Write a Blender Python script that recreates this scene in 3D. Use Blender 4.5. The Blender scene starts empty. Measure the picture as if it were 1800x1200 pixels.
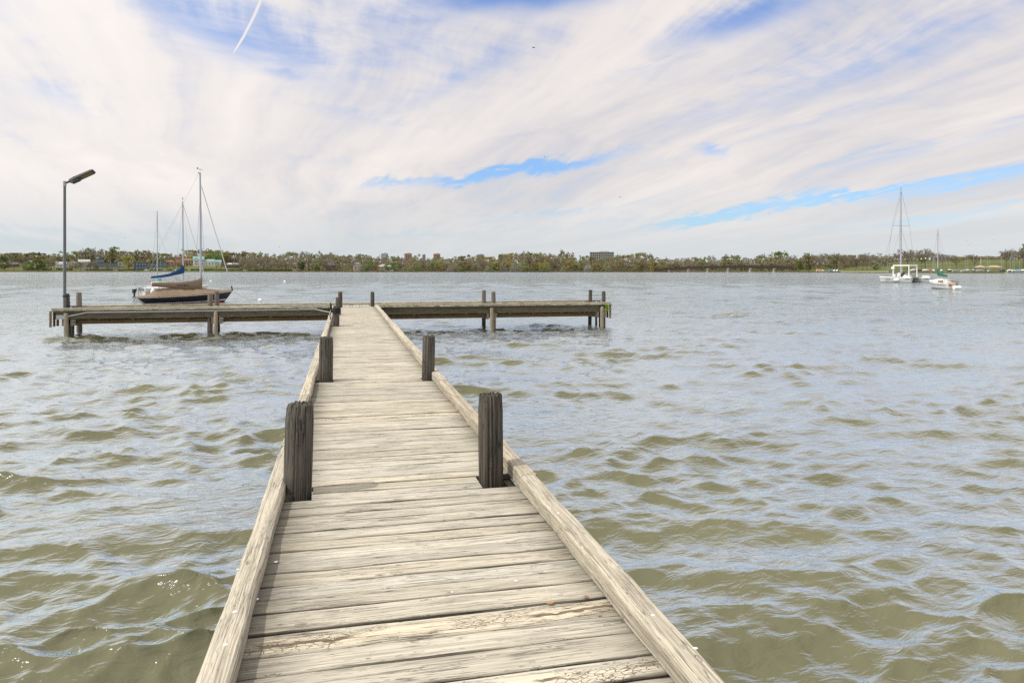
import bpy, math, random
import numpy as np
from mathutils import Vector, Matrix
R = random.Random(7)
rad = math.radians
C = bpy.context.scene.collection
S = bpy.context.scene

# ------------------------------------------------------------------ camera, sky, sun, exposure
F, CX, CY = 1250.0, 900.0, 474.5          # focal length in photo pixels, principal column, horizon row
TH = math.atan(293 / 1250)                # the camera is turned right of the pier's axis (+Y)
HC = 2.63                                 # eye height above the water
cs, sn = math.cos(TH), math.sin(TH)
cd = bpy.data.cameras.new('camera'); cam = bpy.data.objects.new('camera', cd); C.objects.link(cam)
cam.location = (0, 0, HC); cam.rotation_euler = (rad(90), 0, -TH)
cd.sensor_width = 36; cd.lens = 25; cd.shift_y = -(600 - CY) / 1800
cd.clip_start = 0.05; cd.clip_end = 20000
S.camera = cam
S.render.resolution_x, S.render.resolution_y = 1024, 682
S.cycles.use_denoising = False; S.cycles.use_adaptive_sampling = False; S.cycles.sample_clamp_direct = 2.5; S.cycles.sample_clamp_indirect = 6.0
S.view_settings.view_transform = 'Standard'; S.view_settings.look = 'None'
S.view_settings.exposure = 0.0; S.view_settings.gamma = 1.0
S.view_settings.use_curve_mapping = False

SUN_EL, SUN_AZ = 53.0, -98.0              # degrees; azimuth from +Y, clockwise seen from above (so the sun stands left, a little ahead)
sl = bpy.data.lights.new('sun', 'SUN'); so = bpy.data.objects.new('sun', sl); C.objects.link(so)
sl.energy = 3.2; sl.angle = rad(1.6); sl.color = (1.0, 0.95, 0.86)
sd = Vector((math.sin(rad(SUN_AZ)) * math.cos(rad(SUN_EL)), math.cos(rad(SUN_AZ)) * math.cos(rad(SUN_EL)), math.sin(rad(SUN_EL))))
so.rotation_euler = (-sd).to_track_quat('-Z', 'Y').to_euler(); so.location = (-20, 5, 30)


class NT:
    """Small helper for node trees: every call returns an output socket."""
    def __init__(s, tree): s.t = tree
    def n(s, typ, **kw):
        nd = s.t.nodes.new(typ)
        for k, v in kw.items(): setattr(nd, k, v)
        return nd
    def put(s, sock, v):
        if isinstance(v, bpy.types.NodeSocket): s.t.links.new(v, sock)
        elif v is not None: sock.default_value = v
    def m(s, op, a, b=None, c=None, clamp=False):
        nd = s.n('ShaderNodeMath', operation=op, use_clamp=clamp)
        for i, v in enumerate((a, b, c)): s.put(nd.inputs[i], v)
        return nd.outputs[0]
    def v(s, op, a, b=None):
        nd = s.n('ShaderNodeVectorMath', operation=op); s.put(nd.inputs[0], a); s.put(nd.inputs[1], b)
        return nd.outputs[0]
    def mix(s, f, a, b, mode='MIX'):
        nd = s.n('ShaderNodeMix', data_type='RGBA', blend_type=mode); nd.clamp_factor = True
        s.put(nd.inputs[0], f); s.put(nd.inputs[6], col(a)); s.put(nd.inputs[7], col(b))
        return nd.outputs[2]
    def noise(s, vec, scale=1.0, detail=4.0, rough=0.5, dist=0.0, color=False):
        nd = s.n('ShaderNodeTexNoise'); s.put(nd.inputs['Vector'], vec)
        nd.inputs['Scale'].default_value = scale; nd.inputs['Detail'].default_value = detail
        nd.inputs['Roughness'].default_value = rough; nd.inputs['Distortion'].default_value = dist
        return nd.outputs[1 if color else 0]
    def ss(s, x, lo, hi):
        nd = s.n('ShaderNodeMapRange', interpolation_type='SMOOTHSTEP'); s.put(nd.inputs[0], x)
        s.put(nd.inputs[1], lo); s.put(nd.inputs[2], hi)
        return nd.outputs[0]
    def xyz(s, x, y, z):
        nd = s.n('ShaderNodeCombineXYZ')
        for i, q in enumerate((x, y, z)): s.put(nd.inputs[i], q)
        return nd.outputs[0]
    def sep(s, vec):
        nd = s.n('ShaderNodeSeparateXYZ'); s.put(nd.inputs[0], vec); return nd.outputs
    def scale(s, vec, xyz):
        return s.v('MULTIPLY', vec, xyz)


def col(c):
    return (c[0], c[1], c[2], 1.0) if isinstance(c, (tuple, list)) and len(c) == 3 else c


def lin(r, g, b):
    f = lambda u: (u / 255 / 12.92) if u / 255 <= 0.04045 else ((u / 255 + 0.055) / 1.055) ** 2.4
    return (f(r), f(g), f(b))


def build_world():
    w = bpy.data.worlds.new('World'); S.world = w; w.use_nodes = True
    t = w.node_tree; t.nodes.clear(); N = NT(t)
    d = N.n('ShaderNodeTexCoord').outputs['Generated']
    x, y, z = N.sep(d)
    R2D = 180 / math.pi
    az = N.m('MULTIPLY', N.m('ARCTAN2', x, y), R2D)
    zc = N.m('MINIMUM', N.m('MAXIMUM', z, -1.0), 1.0)
    el = N.m('MULTIPLY', N.m('ARCSINE', zc), R2D)
    zp = N.m('MAXIMUM', z, 0.0)
    # cirrus layer: streaks run to a vanishing point left of the view's middle
    q = N.m('ADD', zp, 0.13)
    px_, py_ = N.m('DIVIDE', x, q), N.m('DIVIDE', y, q)
    a = rad(-7.0)
    along = N.m('ADD', N.m('MULTIPLY', px_, math.sin(a)), N.m('MULTIPLY', py_, math.cos(a)))
    across = N.m('SUBTRACT', N.m('MULTIPLY', px_, math.cos(a)), N.m('MULTIPLY', py_, math.sin(a)))
    base = N.xyz(along, across, 0.0)
    warp = N.noise(base, 0.7, 3.0, 0.5, color=True)
    wv = N.v('SUBTRACT', warp, (0.5, 0.5, 0.5))
    big = N.noise(N.v('ADD', N.scale(base, (0.30, 1.05, 1.0)), N.scale(wv, (0.9, 0.9, 0))), 1.0, 5.0, 0.52)
    fine = N.noise(N.v('ADD', N.scale(base, (1.1, 5.0, 1.0)), N.scale(wv, (2.2, 2.2, 0))), 1.0, 7.0, 0.62)
    ripple = N.noise(N.v('ADD', N.scale(base, (9.0, 5.0, 1.0)), N.scale(wv, (5, 5, 0))), 1.0, 4.0, 0.6)
    # gaps in the layer, each an ellipse in azimuth / elevation, ragged by the same noise
    daz = N.m('ADD', az, N.m('MULTIPLY', N.m('SUBTRACT', N.sep(warp)[0], 0.5), 9.0))
    dl = N.m('ADD', el, N.m('ADD', N.m('MULTIPLY', N.m('SUBTRACT', fine, 0.5), 3.4), N.m('MULTIPLY', N.m('SUBTRACT', ripple, 0.5), 0.9)))
    gap = None
    def ang(px, py):
        return (math.degrees(TH + math.atan((px - CX) / F)), math.degrees(math.atan((CY - py) / math.hypot(F, px - CX))))
    for (px, py, hw, hh, tilt, k) in (
            (445, 55, 150, 46, 20, .64), (510, 125, 60, 18, 12, .42), (930, -5, 230, 26, -4, .62), (1310, 32, 150, 26, -12, .55),
            (900, 301, 165, 11, -8, 1.0), (690, 322, 90, 8, -6, .55), (1275, 377, 140, 9, -9, 1.15), (1480, 347, 200, 6.5, -8, .9),
            (1700, 322, 150, 8, -7, .6), (1272, 266, 42, 11, 5, .5), (1640, 385, 170, 9, -6, .5), (1500, 110, 280, 36, -14, .25), (1350, 238, 260, 11, -13, .18), (1010, 370, 200, 8, -7, .36), (1230, 88, 220, 20, -14, .18), (1660, 250, 220, 11, -12, .22), (800, 145, 190, 20, -22, .22), (620, 205, 150, 14, 12, .16), (560, 285, 120, 8, 8, .14),
            (110, 178, 80, 18, 16, .26), (1060, 395, 150, 9, -6, .3), (760, 412, 160, 8, -3, .3), (60, 425, 260, 26, 0, .34), (700, 30, 120, 60, 30, .22)):
        A, E = ang(px, py)
        ca, sa = math.cos(rad(-tilt)), math.sin(rad(-tilt))
        da, de = N.m('SUBTRACT', daz, A), N.m('SUBTRACT', dl, E)
        u = N.m('DIVIDE', N.m('ADD', N.m('MULTIPLY', da, ca), N.m('MULTIPLY', de, sa)), hw / 21.8)
        v = N.m('DIVIDE', N.m('SUBTRACT', N.m('MULTIPLY', de, ca), N.m('MULTIPLY', da, sa)), hh / 21.8)
        r2 = N.m('ADD', N.m('MULTIPLY', u, u), N.m('MULTIPLY', v, v))
        g = N.m('MULTIPLY', N.m('EXPONENT', N.m('MULTIPLY', r2, -1.0)), k)
        gap = g if gap is None else N.m('MAXIMUM', gap, g)
    cover = N.m('ADD', N.m('SUBTRACT', 0.84, N.m('MULTIPLY', N.ss(el, 9.0, 22.0), 0.10)), N.m('MULTIPLY', N.m('SUBTRACT', big, 0.5), 0.9))
    cover = N.m('ADD', cover, N.m('MULTIPLY', N.m('SUBTRACT', fine, 0.5), 0.85))
    cover = N.m('ADD', cover, N.m('MULTIPLY', N.m('SUBTRACT', ripple, 0.5), N.m('ADD', 0.15, N.m('MULTIPLY', N.ss(el, 8.0, 16.0), 0.45))))
    cover = N.m('SUBTRACT', cover, N.m('MULTIPLY', gap, N.m('ADD', 0.62, N.m('MULTIPLY', fine, 0.75))))
    alpha = N.m('MULTIPLY', N.ss(cover, -0.05, 0.85), 0.97)
    # contrail: a thin bent line high on the left
    A0, E0 = ang(458, 0); A1, E1 = ang(400, 112)
    tt = N.m('DIVIDE', N.m('SUBTRACT', el, E1), E0 - E1)
    bend = N.m('MULTIPLY', N.m('MULTIPLY', tt, N.m('SUBTRACT', 1.0, tt)), 0.55)
    line = N.m('ADD', N.m('ADD', A1, N.m('MULTIPLY', tt, A0 - A1)), bend)
    off = N.m('ADD', N.m('SUBTRACT', az, line), N.m('MULTIPLY', N.m('SUBTRACT', fine, 0.5), 0.35))
    wid = N.m('ADD', 0.07, N.m('MULTIPLY', N.m('MAXIMUM', tt, 0.0), 0.14))
    trail = N.m('EXPONENT', N.m('MULTIPLY', N.m('POWER', N.m('ABSOLUTE', N.m('DIVIDE', off, wid)), 2.0), -1.0))
    trail = N.m('MULTIPLY', trail, N.m('MULTIPLY', N.ss(tt, -0.05, 0.25), N.ss(tt, 2.2, 1.6)))
    alpha = N.m('MAXIMUM', alpha, N.m('MULTIPLY', trail, 0.97))
    # clear sky behind
    sky = N.n('ShaderNodeTexSky', sky_type='NISHITA', sun_disc=False, sun_elevation=rad(SUN_EL), sun_rotation=rad(SUN_AZ), air_density=1.2, dust_density=0.6, ozone_density=2.5)
    blue = N.scale(sky.outputs[0], (0.95, 1.2, 1.66))
    # cloud light: warm white, greyer where thick or low, brighter towards the sun
    shade = N.ss(N.m('ADD', N.m('MULTIPLY', big, 0.7), N.m('MULTIPLY', fine, 0.3)), 0.30, 0.72)
    cl = N.mix(shade, (6.8, 6.5, 6.6), (9.7, 8.95, 8.45))
    sunv = N.n('ShaderNodeVectorMath', operation='DOT_PRODUCT'); N.put(sunv.inputs[0], d); sunv.inputs[1].default_value = tuple(sd)
    near = N.ss(sunv.outputs['Value'], -0.15, 1.0)
    cl = N.mix(near, cl, (12.0, 11.3, 10.6))
    cl = N.v('SCALE', cl); cl.node.inputs['Scale'].default_value = 1.0
    N.put(cl.node.inputs['Scale'], N.m('ADD', 1.0, N.m('MULTIPLY', N.ss(el, 20.0, 65.0), 0.3)))
    low = N.ss(el, 7.5, 0.0)
    cl = N.mix(N.m('MULTIPLY', low, 0.85), cl, (6.4, 6.95, 7.3))
    bg = N.n('ShaderNodeBackground'); N.put(bg.inputs[0], N.mix(alpha, blue, cl)); bg.inputs[1].default_value = 0.1
    N.put(N.n('ShaderNodeOutputWorld').inputs[0], bg.outputs[0])
build_world()

# ------------------------------------------------------------------ placing, tagging, meshes
def P(px, d, z=0.0):
    """Ground point in photo column px at depth d along the camera's axis."""
    xc = (px - CX) / F * d
    return Vector((xc * cs + d * sn, -xc * sn + d * cs, z))
def zof(py, d): return HC - (py - CY) * d / F
def x_at(px, y):
    k = (px - CX) / F
    d = y / (cs - k * sn)
    return k * d * cs + d * sn


def tag(o, label=None, cat=None, group=None, kind=None):
    if label: o['label'] = label
    if cat: o['category'] = cat
    if group: o['group'] = group
    if kind: o['kind'] = kind
    return o
def thing(name, loc, rz=0.0, label=None, cat=None, group=None):
    o = bpy.data.objects.new(name, None); C.objects.link(o)
    o.location = loc; o.rotation_euler = (0, 0, rz); o.empty_display_size = 0.2
    return tag(o, label, cat, group)
def link(name, me, parent=None, loc=(0, 0, 0), rot=(0, 0, 0), scale=(1, 1, 1)):
    o = bpy.data.objects.new(name, me); C.objects.link(o)
    if parent: o.parent = parent
    o.location = loc; o.rotation_euler = rot; o.scale = scale
    return o


class MB:
    """Collects shapes into one mesh."""
    def __init__(s): s.v = []; s.f = []
    def add(s, vs, fs):
        k = len(s.v); s.v += [tuple(p) for p in vs]; s.f += [tuple(i + k for i in f) for f in fs]; return s
    def box(s, c, size, rz=0.0, ry=0.0):
        sx, sy, sz = (q / 2 for q in size)
        M = Matrix.Translation(c) @ Matrix.Rotation(rz, 4, 'Z') @ Matrix.Rotation(ry, 4, 'Y')
        vs = [M @ Vector((i * sx, j * sy, k * sz)) for k in (-1, 1) for j in (-1, 1) for i in (-1, 1)]
        return s.add(vs, [(0, 2, 3, 1), (4, 5, 7, 6), (0, 1, 5, 4), (2, 6, 7, 3), (0, 4, 6, 2), (1, 3, 7, 5)])
    def tube(s, pts, r, n=8, caps=True):
        pts = [Vector(p) for p in pts]
        rs = r if isinstance(r, (list, tuple)) else [r] * len(pts)
        vs, fs = [], []
        for i, p in enumerate(pts):
            t = (pts[min(i + 1, len(pts) - 1)] - pts[max(i - 1, 0)]).normalized()
            up = Vector((0, 0, 1)) if abs(t.z) < 0.9 else Vector((1, 0, 0))
            u = t.cross(up).normalized(); w = u.cross(t).normalized()
            vs += [p + (u * math.cos(2 * math.pi * k / n) + w * math.sin(2 * math.pi * k / n)) * rs[i] for k in range(n)]
        for i in range(len(pts) - 1):
            fs += [(i * n + k, i * n + (k + 1) % n, (i + 1) * n + (k + 1) % n, (i + 1) * n + k) for k in range(n)]
        if caps: fs += [tuple(range(n - 1, -1, -1)), tuple((len(pts) - 1) * n + k for k in range(n))]
        return s.add(vs, fs)
    def ball(s, c, r, n=10, m=7, sq=(1, 1, 1)):
        vs = [(c[0], c[1], c[2] - r * sq[2])]; fs = []
        for i in range(1, m):
            a = -math.pi / 2 + math.pi * i / m
            vs += [(c[0] + r * sq[0] * math.cos(a) * math.cos(2 * math.pi * k / n), c[1] + r * sq[1] * math.cos(a) * math.sin(2 * math.pi * k / n), c[2] + r * sq[2] * math.sin(a)) for k in range(n)]
        vs.append((c[0], c[1], c[2] + r * sq[2])); L = len(vs) - 1
        for k in range(n):
            fs.append((0, 1 + (k + 1) % n, 1 + k)); fs.append((L, 1 + (m - 2) * n + k, 1 + (m - 2) * n + (k + 1) % n))
        for i in range(m - 2):
            fs += [(1 + i * n + k, 1 + i * n + (k + 1) % n, 1 + (i + 1) * n + (k + 1) % n, 1 + (i + 1) * n + k) for k in range(n)]
        return s.add(vs, fs)
    def grid(s, rows, closed=False, ends=False):
        """Skin over rows of points (all rows the same length)."""
        n = len(rows[0]); vs = [p for r in rows for p in r]; fs = []
        for i in range(len(rows) - 1):
            for k in range(n if closed else n - 1):
                fs.append((i * n + k, i * n + (k + 1) % n, (i + 1) * n + (k + 1) % n, (i + 1) * n + k))
        if ends: fs += [tuple(range(n - 1, -1, -1)), tuple((len(rows) - 1) * n + k for k in range(n))]
        return s.add(vs, fs)
    def prism(s, poly, axis, a, b):
        """Polygon given in the two other axes, extruded along an axis from a to b."""
        def pt(p, q): return {'x': (q, p[0], p[1]), 'y': (p[0], q, p[1]), 'z': (p[0], p[1], q)}[axis]
        n = len(poly)
        return s.add([pt(p, a) for p in poly] + [pt(p, b) for p in poly], [tuple(range(n)), tuple(range(2 * n - 1, n - 1, -1))] + [(k, k + n, (k + 1) % n + n, (k + 1) % n) for k in range(n)])
    def mesh(s, name, mat, smooth=False):
        me = bpy.data.meshes.new(name); me.from_pydata(s.v, [], s.f)
        import bmesh
        bm = bmesh.new(); bm.from_mesh(me); bmesh.ops.recalc_face_normals(bm, faces=bm.faces); bm.to_mesh(me); bm.free()
        me.materials.append(mat)
        if smooth:
            me.polygons.foreach_set('use_smooth', [True] * len(me.polygons))
            me.set_sharp_from_angle(angle=rad(38))
        return me
    def build(s, name, mat, parent=None, loc=(0, 0, 0), rot=(0, 0, 0), smooth=False):
        return link(name, s.mesh(name, mat, smooth), parent, loc, rot)


# ------------------------------------------------------------------ materials
def new_mat(name):
    m = bpy.data.materials.new(name); m.use_nodes = True
    t = m.node_tree; t.nodes.clear(); N = NT(t)
    b = N.n('ShaderNodeBsdfPrincipled'); o = N.n('ShaderNodeOutputMaterial'); N.put(o.inputs[0], b.outputs[0])
    return m, N, b
def simple(name, c, rough=0.6, var=0.18, scale=3.0, bump=0.0, metal=0.0, obj_var=0.0, spec=None):
    m, N, b = new_mat(name)
    oc = N.n('ShaderNodeTexCoord').outputs['Object']
    k = N.noise(oc, scale, 5.0, 0.6)
    f = N.m('ADD', 1.0, N.m('MULTIPLY', N.m('SUBTRACT', k, 0.5), var * 2.2))
    if obj_var:
        rnd = N.n('ShaderNodeObjectInfo').outputs['Random']
        f = N.m('MULTIPLY', f, N.m('ADD', 1.0 - obj_var, N.m('MULTIPLY', rnd, 2 * obj_var)))
    N.put(b.inputs['Base Color'], N.v('SCALE', c, None))
    vs = N.n('ShaderNodeVectorMath', operation='SCALE'); vs.inputs[0].default_value = c; N.put(vs.inputs['Scale'], f)
    N.put(b.inputs['Base Color'], vs.outputs[0])
    b.inputs['Roughness'].default_value = rough; b.inputs['Metallic'].default_value = metal
    if spec is not None: b.inputs['Specular IOR Level'].default_value = spec
    if bump:
        bp = N.n('ShaderNodeBump'); bp.inputs['Strength'].default_value = bump; bp.inputs['Distance'].default_value = 0.02
        N.put(bp.inputs['Height'], k); N.put(b.inputs['Normal'], bp.outputs[0])
    return m


def wood(name, light, dark, crackc, sx=1.0, rotten=False, ends=0.0, rust=0.0, spread=0.22, moss=0.0, crack_amt=1.0, bump=0.6):
    """Weathered timber; grain runs along the piece's own X axis."""
    m, N, b = new_mat(name)
    oc = N.n('ShaderNodeTexCoord').outputs['Object']
    rnd = N.n('ShaderNodeObjectInfo').outputs['Random']
    shift = N.xyz(N.m('MULTIPLY', rnd, 91.0), N.m('MULTIPLY', rnd, 37.0), N.m('MULTIPLY', rnd, 53.0))
    p = N.v('ADD', oc, shift)
    warp = N.v('SUBTRACT', N.noise(N.scale(p, (1.4 * sx, 5, 5)), 1.0, 2.0, 0.5, color=True), (0.5, 0.5, 0.5))
    pw = N.v('ADD', p, N.scale(warp, (0.0, 0.035, 0.035)))
    # knots
    vo = N.n('ShaderNodeTexVoronoi', feature='F1'); N.put(vo.inputs['Vector'], N.scale(pw, (2.1 * sx, 6.0, 6.0)))
    kcol = N.sep(vo.outputs['Color'])[0]
    kd = N.m('ADD', vo.outputs['Distance'], N.m('MULTIPLY', N.ss(kcol, 0.78, 0.72), 2.0))
    knot = N.ss(kd, 0.17, 0.05)
    halo = N.ss(kd, 0.42, 0.12)
    pk = N.v('ADD', pw, N.xyz(0.0, N.m('MULTIPLY', halo, 0.03), N.m('MULTIPLY', halo, 0.02)))
    g1 = N.noise(N.scale(pk, (0.9 * sx, 85, 85)), 1.0, 6.0, 0.62)
    g2 = N.noise(N.scale(pk, (4.5 * sx, 190, 190)), 1.0, 4.0, 0.6)
    blot = N.noise(N.scale(p, (1.6 * sx, 7, 7)), 1.0, 4.0, 0.6)
    g = N.m('ADD', N.m('MULTIPLY', g1, 0.62), N.m('MULTIPLY', g2, 0.38))
    c = N.mix(N.ss(g, 0.34, 0.60), dark, light)
    c = N.mix(N.m('MULTIPLY', N.ss(blot, 0.5, 0.72), 0.32), c, dark)
    cr = N.noise(N.scale(pk, (0.9 * sx, 36, 36)), 1.0, 2.0, 0.5)
    crack = N.m('MULTIPLY', N.ss(N.m('ABSOLUTE', N.m('SUBTRACT', cr, 0.47)), 0.016, 0.003), N.ss(N.noise(N.scale(p, (2.2 * sx, 4, 4)), 1.0, 2.0), 0.45, 0.55))
    crb = N.noise(N.scale(pk, (1.5 * sx, 95, 95)), 1.0, 3.0, 0.55)
    split = N.m('MULTIPLY', N.ss(N.m('ABSOLUTE', N.m('SUBTRACT', crb, 0.5)), 0.016, 0.004), N.ss(N.noise(N.scale(p, (3.0 * sx, 11, 11)), 1.0, 2.0), 0.50, 0.60))
    fleck = N.m('MULTIPLY', N.ss(N.noise(N.scale(pk, (16 * sx, 110, 110)), 1.0, 2.0, 0.5), 0.66, 0.74), 0.6)
    crack = N.m('MULTIPLY', N.m('MAXIMUM', crack, N.m('MAXIMUM', N.m('MULTIPLY', split, 0.8), fleck)), crack_amt)
    hgt = N.m('SUBTRACT', N.m('MULTIPLY', g, 0.6), crack)
    if rotten:
        vq = N.n('ShaderNodeTexVoronoi', feature='DISTANCE_TO_EDGE'); N.put(vq.inputs['Vector'], N.scale(N.v('ADD', pw, N.scale(warp, (0.10, 0.16, 0))), (5, 17, 12)))
        gy = N.sep(N.n('ShaderNodeTexCoord').outputs['Generated'])[1]
        wob = N.noise(N.scale(p, (2.6, 0.5, 0.5)), 1.0, 4.0, 0.6)
        dband = N.m('ABSOLUTE', N.m('SUBTRACT', gy, N.m('ADD', 0.45, N.m('MULTIPLY', N.m('SUBTRACT', wob, 0.5), 0.9))))
        area = N.ss(dband, 0.42, 0.20)
        chip = N.m('MULTIPLY', N.ss(vq.outputs['Distance'], 0.055, 0.012), N.m('MULTIPLY', area, N.ss(N.noise(N.scale(p, (3.5, 9, 4)), 1.0, 3.0), 0.46, 0.58)))
        gash = N.m('MULTIPLY', N.ss(N.m('ADD', dband, N.m('MULTIPLY', N.m('SUBTRACT', g1, 0.5), 0.18)), 0.07, 0.03), N.ss(N.noise(N.scale(p, (1.9, 1, 1)), 1.0, 2.0), 0.44, 0.52))
        c = N.mix(N.m('MULTIPLY', area, 0.65), c, lin(214, 203, 180)); c = N.mix(N.m('MULTIPLY', gash, 0.85), c, (0.16, 0.105, 0.055))
        crack = N.m('MAXIMUM', crack, N.m('MAXIMUM', N.m('MULTIPLY', chip, 0.8), N.m('MULTIPLY', gash, 0.25)))
        hgt = N.m('SUBTRACT', hgt, N.m('MULTIPLY', N.m('MAXIMUM', chip, gash), 1.6))
    c = N.mix(N.m('MULTIPLY', knot, 0.6), c, (0.10, 0.075, 0.05))
    c = N.mix(N.m('MULTIPLY', crack, 0.85), c, crackc)
    if ends:
        lx = N.m('MULTIPLY', N.sep(oc)[0], -1.0)
        lx = N.m('MAXIMUM', lx, N.m('SUBTRACT', N.m('MULTIPLY', lx, -1.0), 0.10))
        e = N.m('MULTIPLY', N.ss(N.m('ADD', lx, N.m('MULTIPLY', N.m('SUBTRACT', g1, 0.5), 1.0)), 0.52, 0.86), ends)
        c = N.mix(e, c, (0.075, 0.068, 0.052))
        gy = N.sep(N.n('ShaderNodeTexCoord').outputs['Generated'])[1]
        ey = N.m('ABSOLUTE', N.m('SUBTRACT', gy, 0.5))
        e = N.m('MULTIPLY', N.ss(N.m('ADD', ey, N.m('MULTIPLY', N.m('SUBTRACT', g1, 0.5), 0.12)), 0.44, 0.49), 0.9)
        c = N.mix(e, c, (0.07, 0.06, 0.045))
    if moss:
        e = N.m('MULTIPLY', N.ss(N.noise(p, 5.0, 4.0, 0.65), 0.52, 0.66), moss)
        c = N.mix(e, c, (0.10, 0.098, 0.034))
    if rust:
        e = N.m('MULTIPLY', N.ss(N.noise(N.scale(p, (3, 14, 14)), 1.0, 4.0, 0.6), 0.63, 0.70), rust)
        c = N.mix(e, c, (0.22, 0.095, 0.02))
    f = N.m('ADD', 1.0 - spread, N.m('MULTIPLY', N.m('FRACT', N.m('MULTIPLY', rnd, 13.7)), 2 * spread))
    vs = N.n('ShaderNodeVectorMath', operation='SCALE'); N.put(vs.inputs[0], c); N.put(vs.inputs['Scale'], f)
    tint = N.mix(N.m('FRACT', N.m('MULTIPLY', rnd, 29.3)), (1.02, 0.995, 0.95), (0.985, 1.0, 1.02))
    N.put(b.inputs['Base Color'], N.mix(1.0, vs.outputs[0], tint, 'MULTIPLY'))
    b.inputs['Roughness'].default_value = 0.82; b.inputs['Specular IOR Level'].default_value = 0.25
    bp = N.n('ShaderNodeBump'); bp.inputs['Strength'].default_value = bump; bp.inputs['Distance'].default_value = 0.006
    N.put(bp.inputs['Height'], hgt); N.put(b.inputs['Normal'], bp.outputs[0])
    return m


DECK_L, DECK_D = (0.56, 0.525, 0.435), (0.235, 0.216, 0.178)
M = {}
M['deck'] = wood('deck_wood', DECK_L, DECK_D, (0.05, 0.042, 0.035), ends=0.8, spread=0.10)
M['deck_rotten'] = wood('rotten_deck_wood', DECK_L, DECK_D, (0.05, 0.04, 0.03), rotten=True, ends=0.6, spread=0.06, bump=1.0)
M['rail'] = wood('rail_wood', (0.54, 0.495, 0.40), (0.22, 0.20, 0.16), (0.04, 0.035, 0.028), ends=0, spread=0.13, crack_amt=0.65, moss=0.12)
M['post'] = wood('dark_post_wood', (0.118, 0.107, 0.090), (0.021, 0.019, 0.017), (0.006, 0.005, 0.005), sx=0.7, spread=0.15, rust=0.35, bump=1.0)
M['post_grey'] = wood('grey_post_wood', (0.21, 0.185, 0.16), (0.08, 0.07, 0.06), (0.02, 0.018, 0.016), sx=0.7, spread=0.2, bump=0.8)
M['pile_pale'] = wood('pale_pile_wood', (0.36, 0.31, 0.235), (0.12, 0.10, 0.075), (0.03, 0.026, 0.02), sx=0.7, spread=0.15, moss=0.25)
M['beam_dark'] = wood('stained_beam_wood', (0.17, 0.148, 0.10), (0.020, 0.018, 0.013), (0.01, 0.009, 0.008), spread=0.15, moss=0.3)
M['beam_brown'] = wood('brown_brace_wood', (0.20, 0.135, 0.07), (0.085, 0.058, 0.03), (0.02, 0.015, 0.01), spread=0.15)
M['head_rail'] = wood('mossy_rail_wood', (0.50, 0.46, 0.35), (0.24, 0.22, 0.15), (0.03, 0.03, 0.02), spread=0.15, moss=0.35)
M['metal_dark'] = simple('dark_grey_paint', (0.055, 0.06, 0.066), 0.45, 0.15, 9)
M['galv'] = simple('galvanised_steel', (0.33, 0.35, 0.36), 0.45, 0.2, 8, metal=0.5)
M['pole'] = simple('grey_painted_pole', (0.11, 0.12, 0.125), 0.5, 0.25, 5)
M['lens'] = simple('amber_lamp_lens', (0.17, 0.13, 0.065), 0.35, 0.1, 4)
M['white'] = simple('white_gelcoat', (0.78, 0.78, 0.76), 0.3, 0.05, 2)
M['offwhite'] = simple('aged_white_gelcoat', (0.60, 0.61, 0.60), 0.4, 0.12, 2)
M['navy'] = simple('navy_hull_paint', (0.011, 0.013, 0.022), 0.22, 0.2, 2)
M['red'] = simple('red_bottom_paint', (0.16, 0.012, 0.02), 0.5, 0.2, 3)
M['tan'] = simple('tan_canvas', (0.195, 0.143, 0.095), 0.85, 0.20, 5, bump=0.9)
M['blue_canvas'] = simple('blue_canvas', (0.005, 0.036, 0.13), 0.8, 0.18, 3, bump=0.3)
M['green_canvas'] = simple('green_canvas', (0.01, 0.12, 0.065), 0.8, 0.15, 3)
M['teal'] = simple('teal_canvas', (0.03, 0.36, 0.30), 0.7, 0.1, 3)
M['alu'] = simple('mast_aluminium', (0.36, 0.385, 0.42), 0.4, 0.1, 1, metal=0.25)
M['wire'] = simple('rigging_wire', (0.30, 0.31, 0.33), 0.4, 0.1, 2, metal=0.4)
M['rope_black'] = simple('black_rope', (0.012, 0.012, 0.014), 0.8, 0.3, 40)
M['rope'] = simple('pale_rope', (0.4, 0.37, 0.3), 0.85, 0.2, 40)
M['teak'] = simple('varnished_teak', (0.30, 0.14, 0.045), 0.35, 0.2, 8)
M['grey'] = simple('mid_grey_plastic', (0.20, 0.21, 0.22), 0.5, 0.15, 5)
M['black'] = simple('black_rubber', (0.012, 0.012, 0.013), 0.6, 0.2, 6)
M['stripe_blue'] = simple('blue_stripe_paint', (0.02, 0.09, 0.40), 0.3, 0.05, 3)
M['letter_blue'] = simple('blue_lettering_paint', (0.05, 0.10, 0.32), 0.4, 0.05, 3)
M['letter_dark'] = simple('faded_dark_lettering', (0.085, 0.06, 0.045), 0.8, 0.15, 12)
M['glass_dark'] = simple('dark_window_glass', (0.03, 0.04, 0.05), 0.08, 0.1, 1)
M['glass_blue'] = simple('blue_window_glass', (0.14, 0.22, 0.27), 0.1, 0.25, 0.4)


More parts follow.
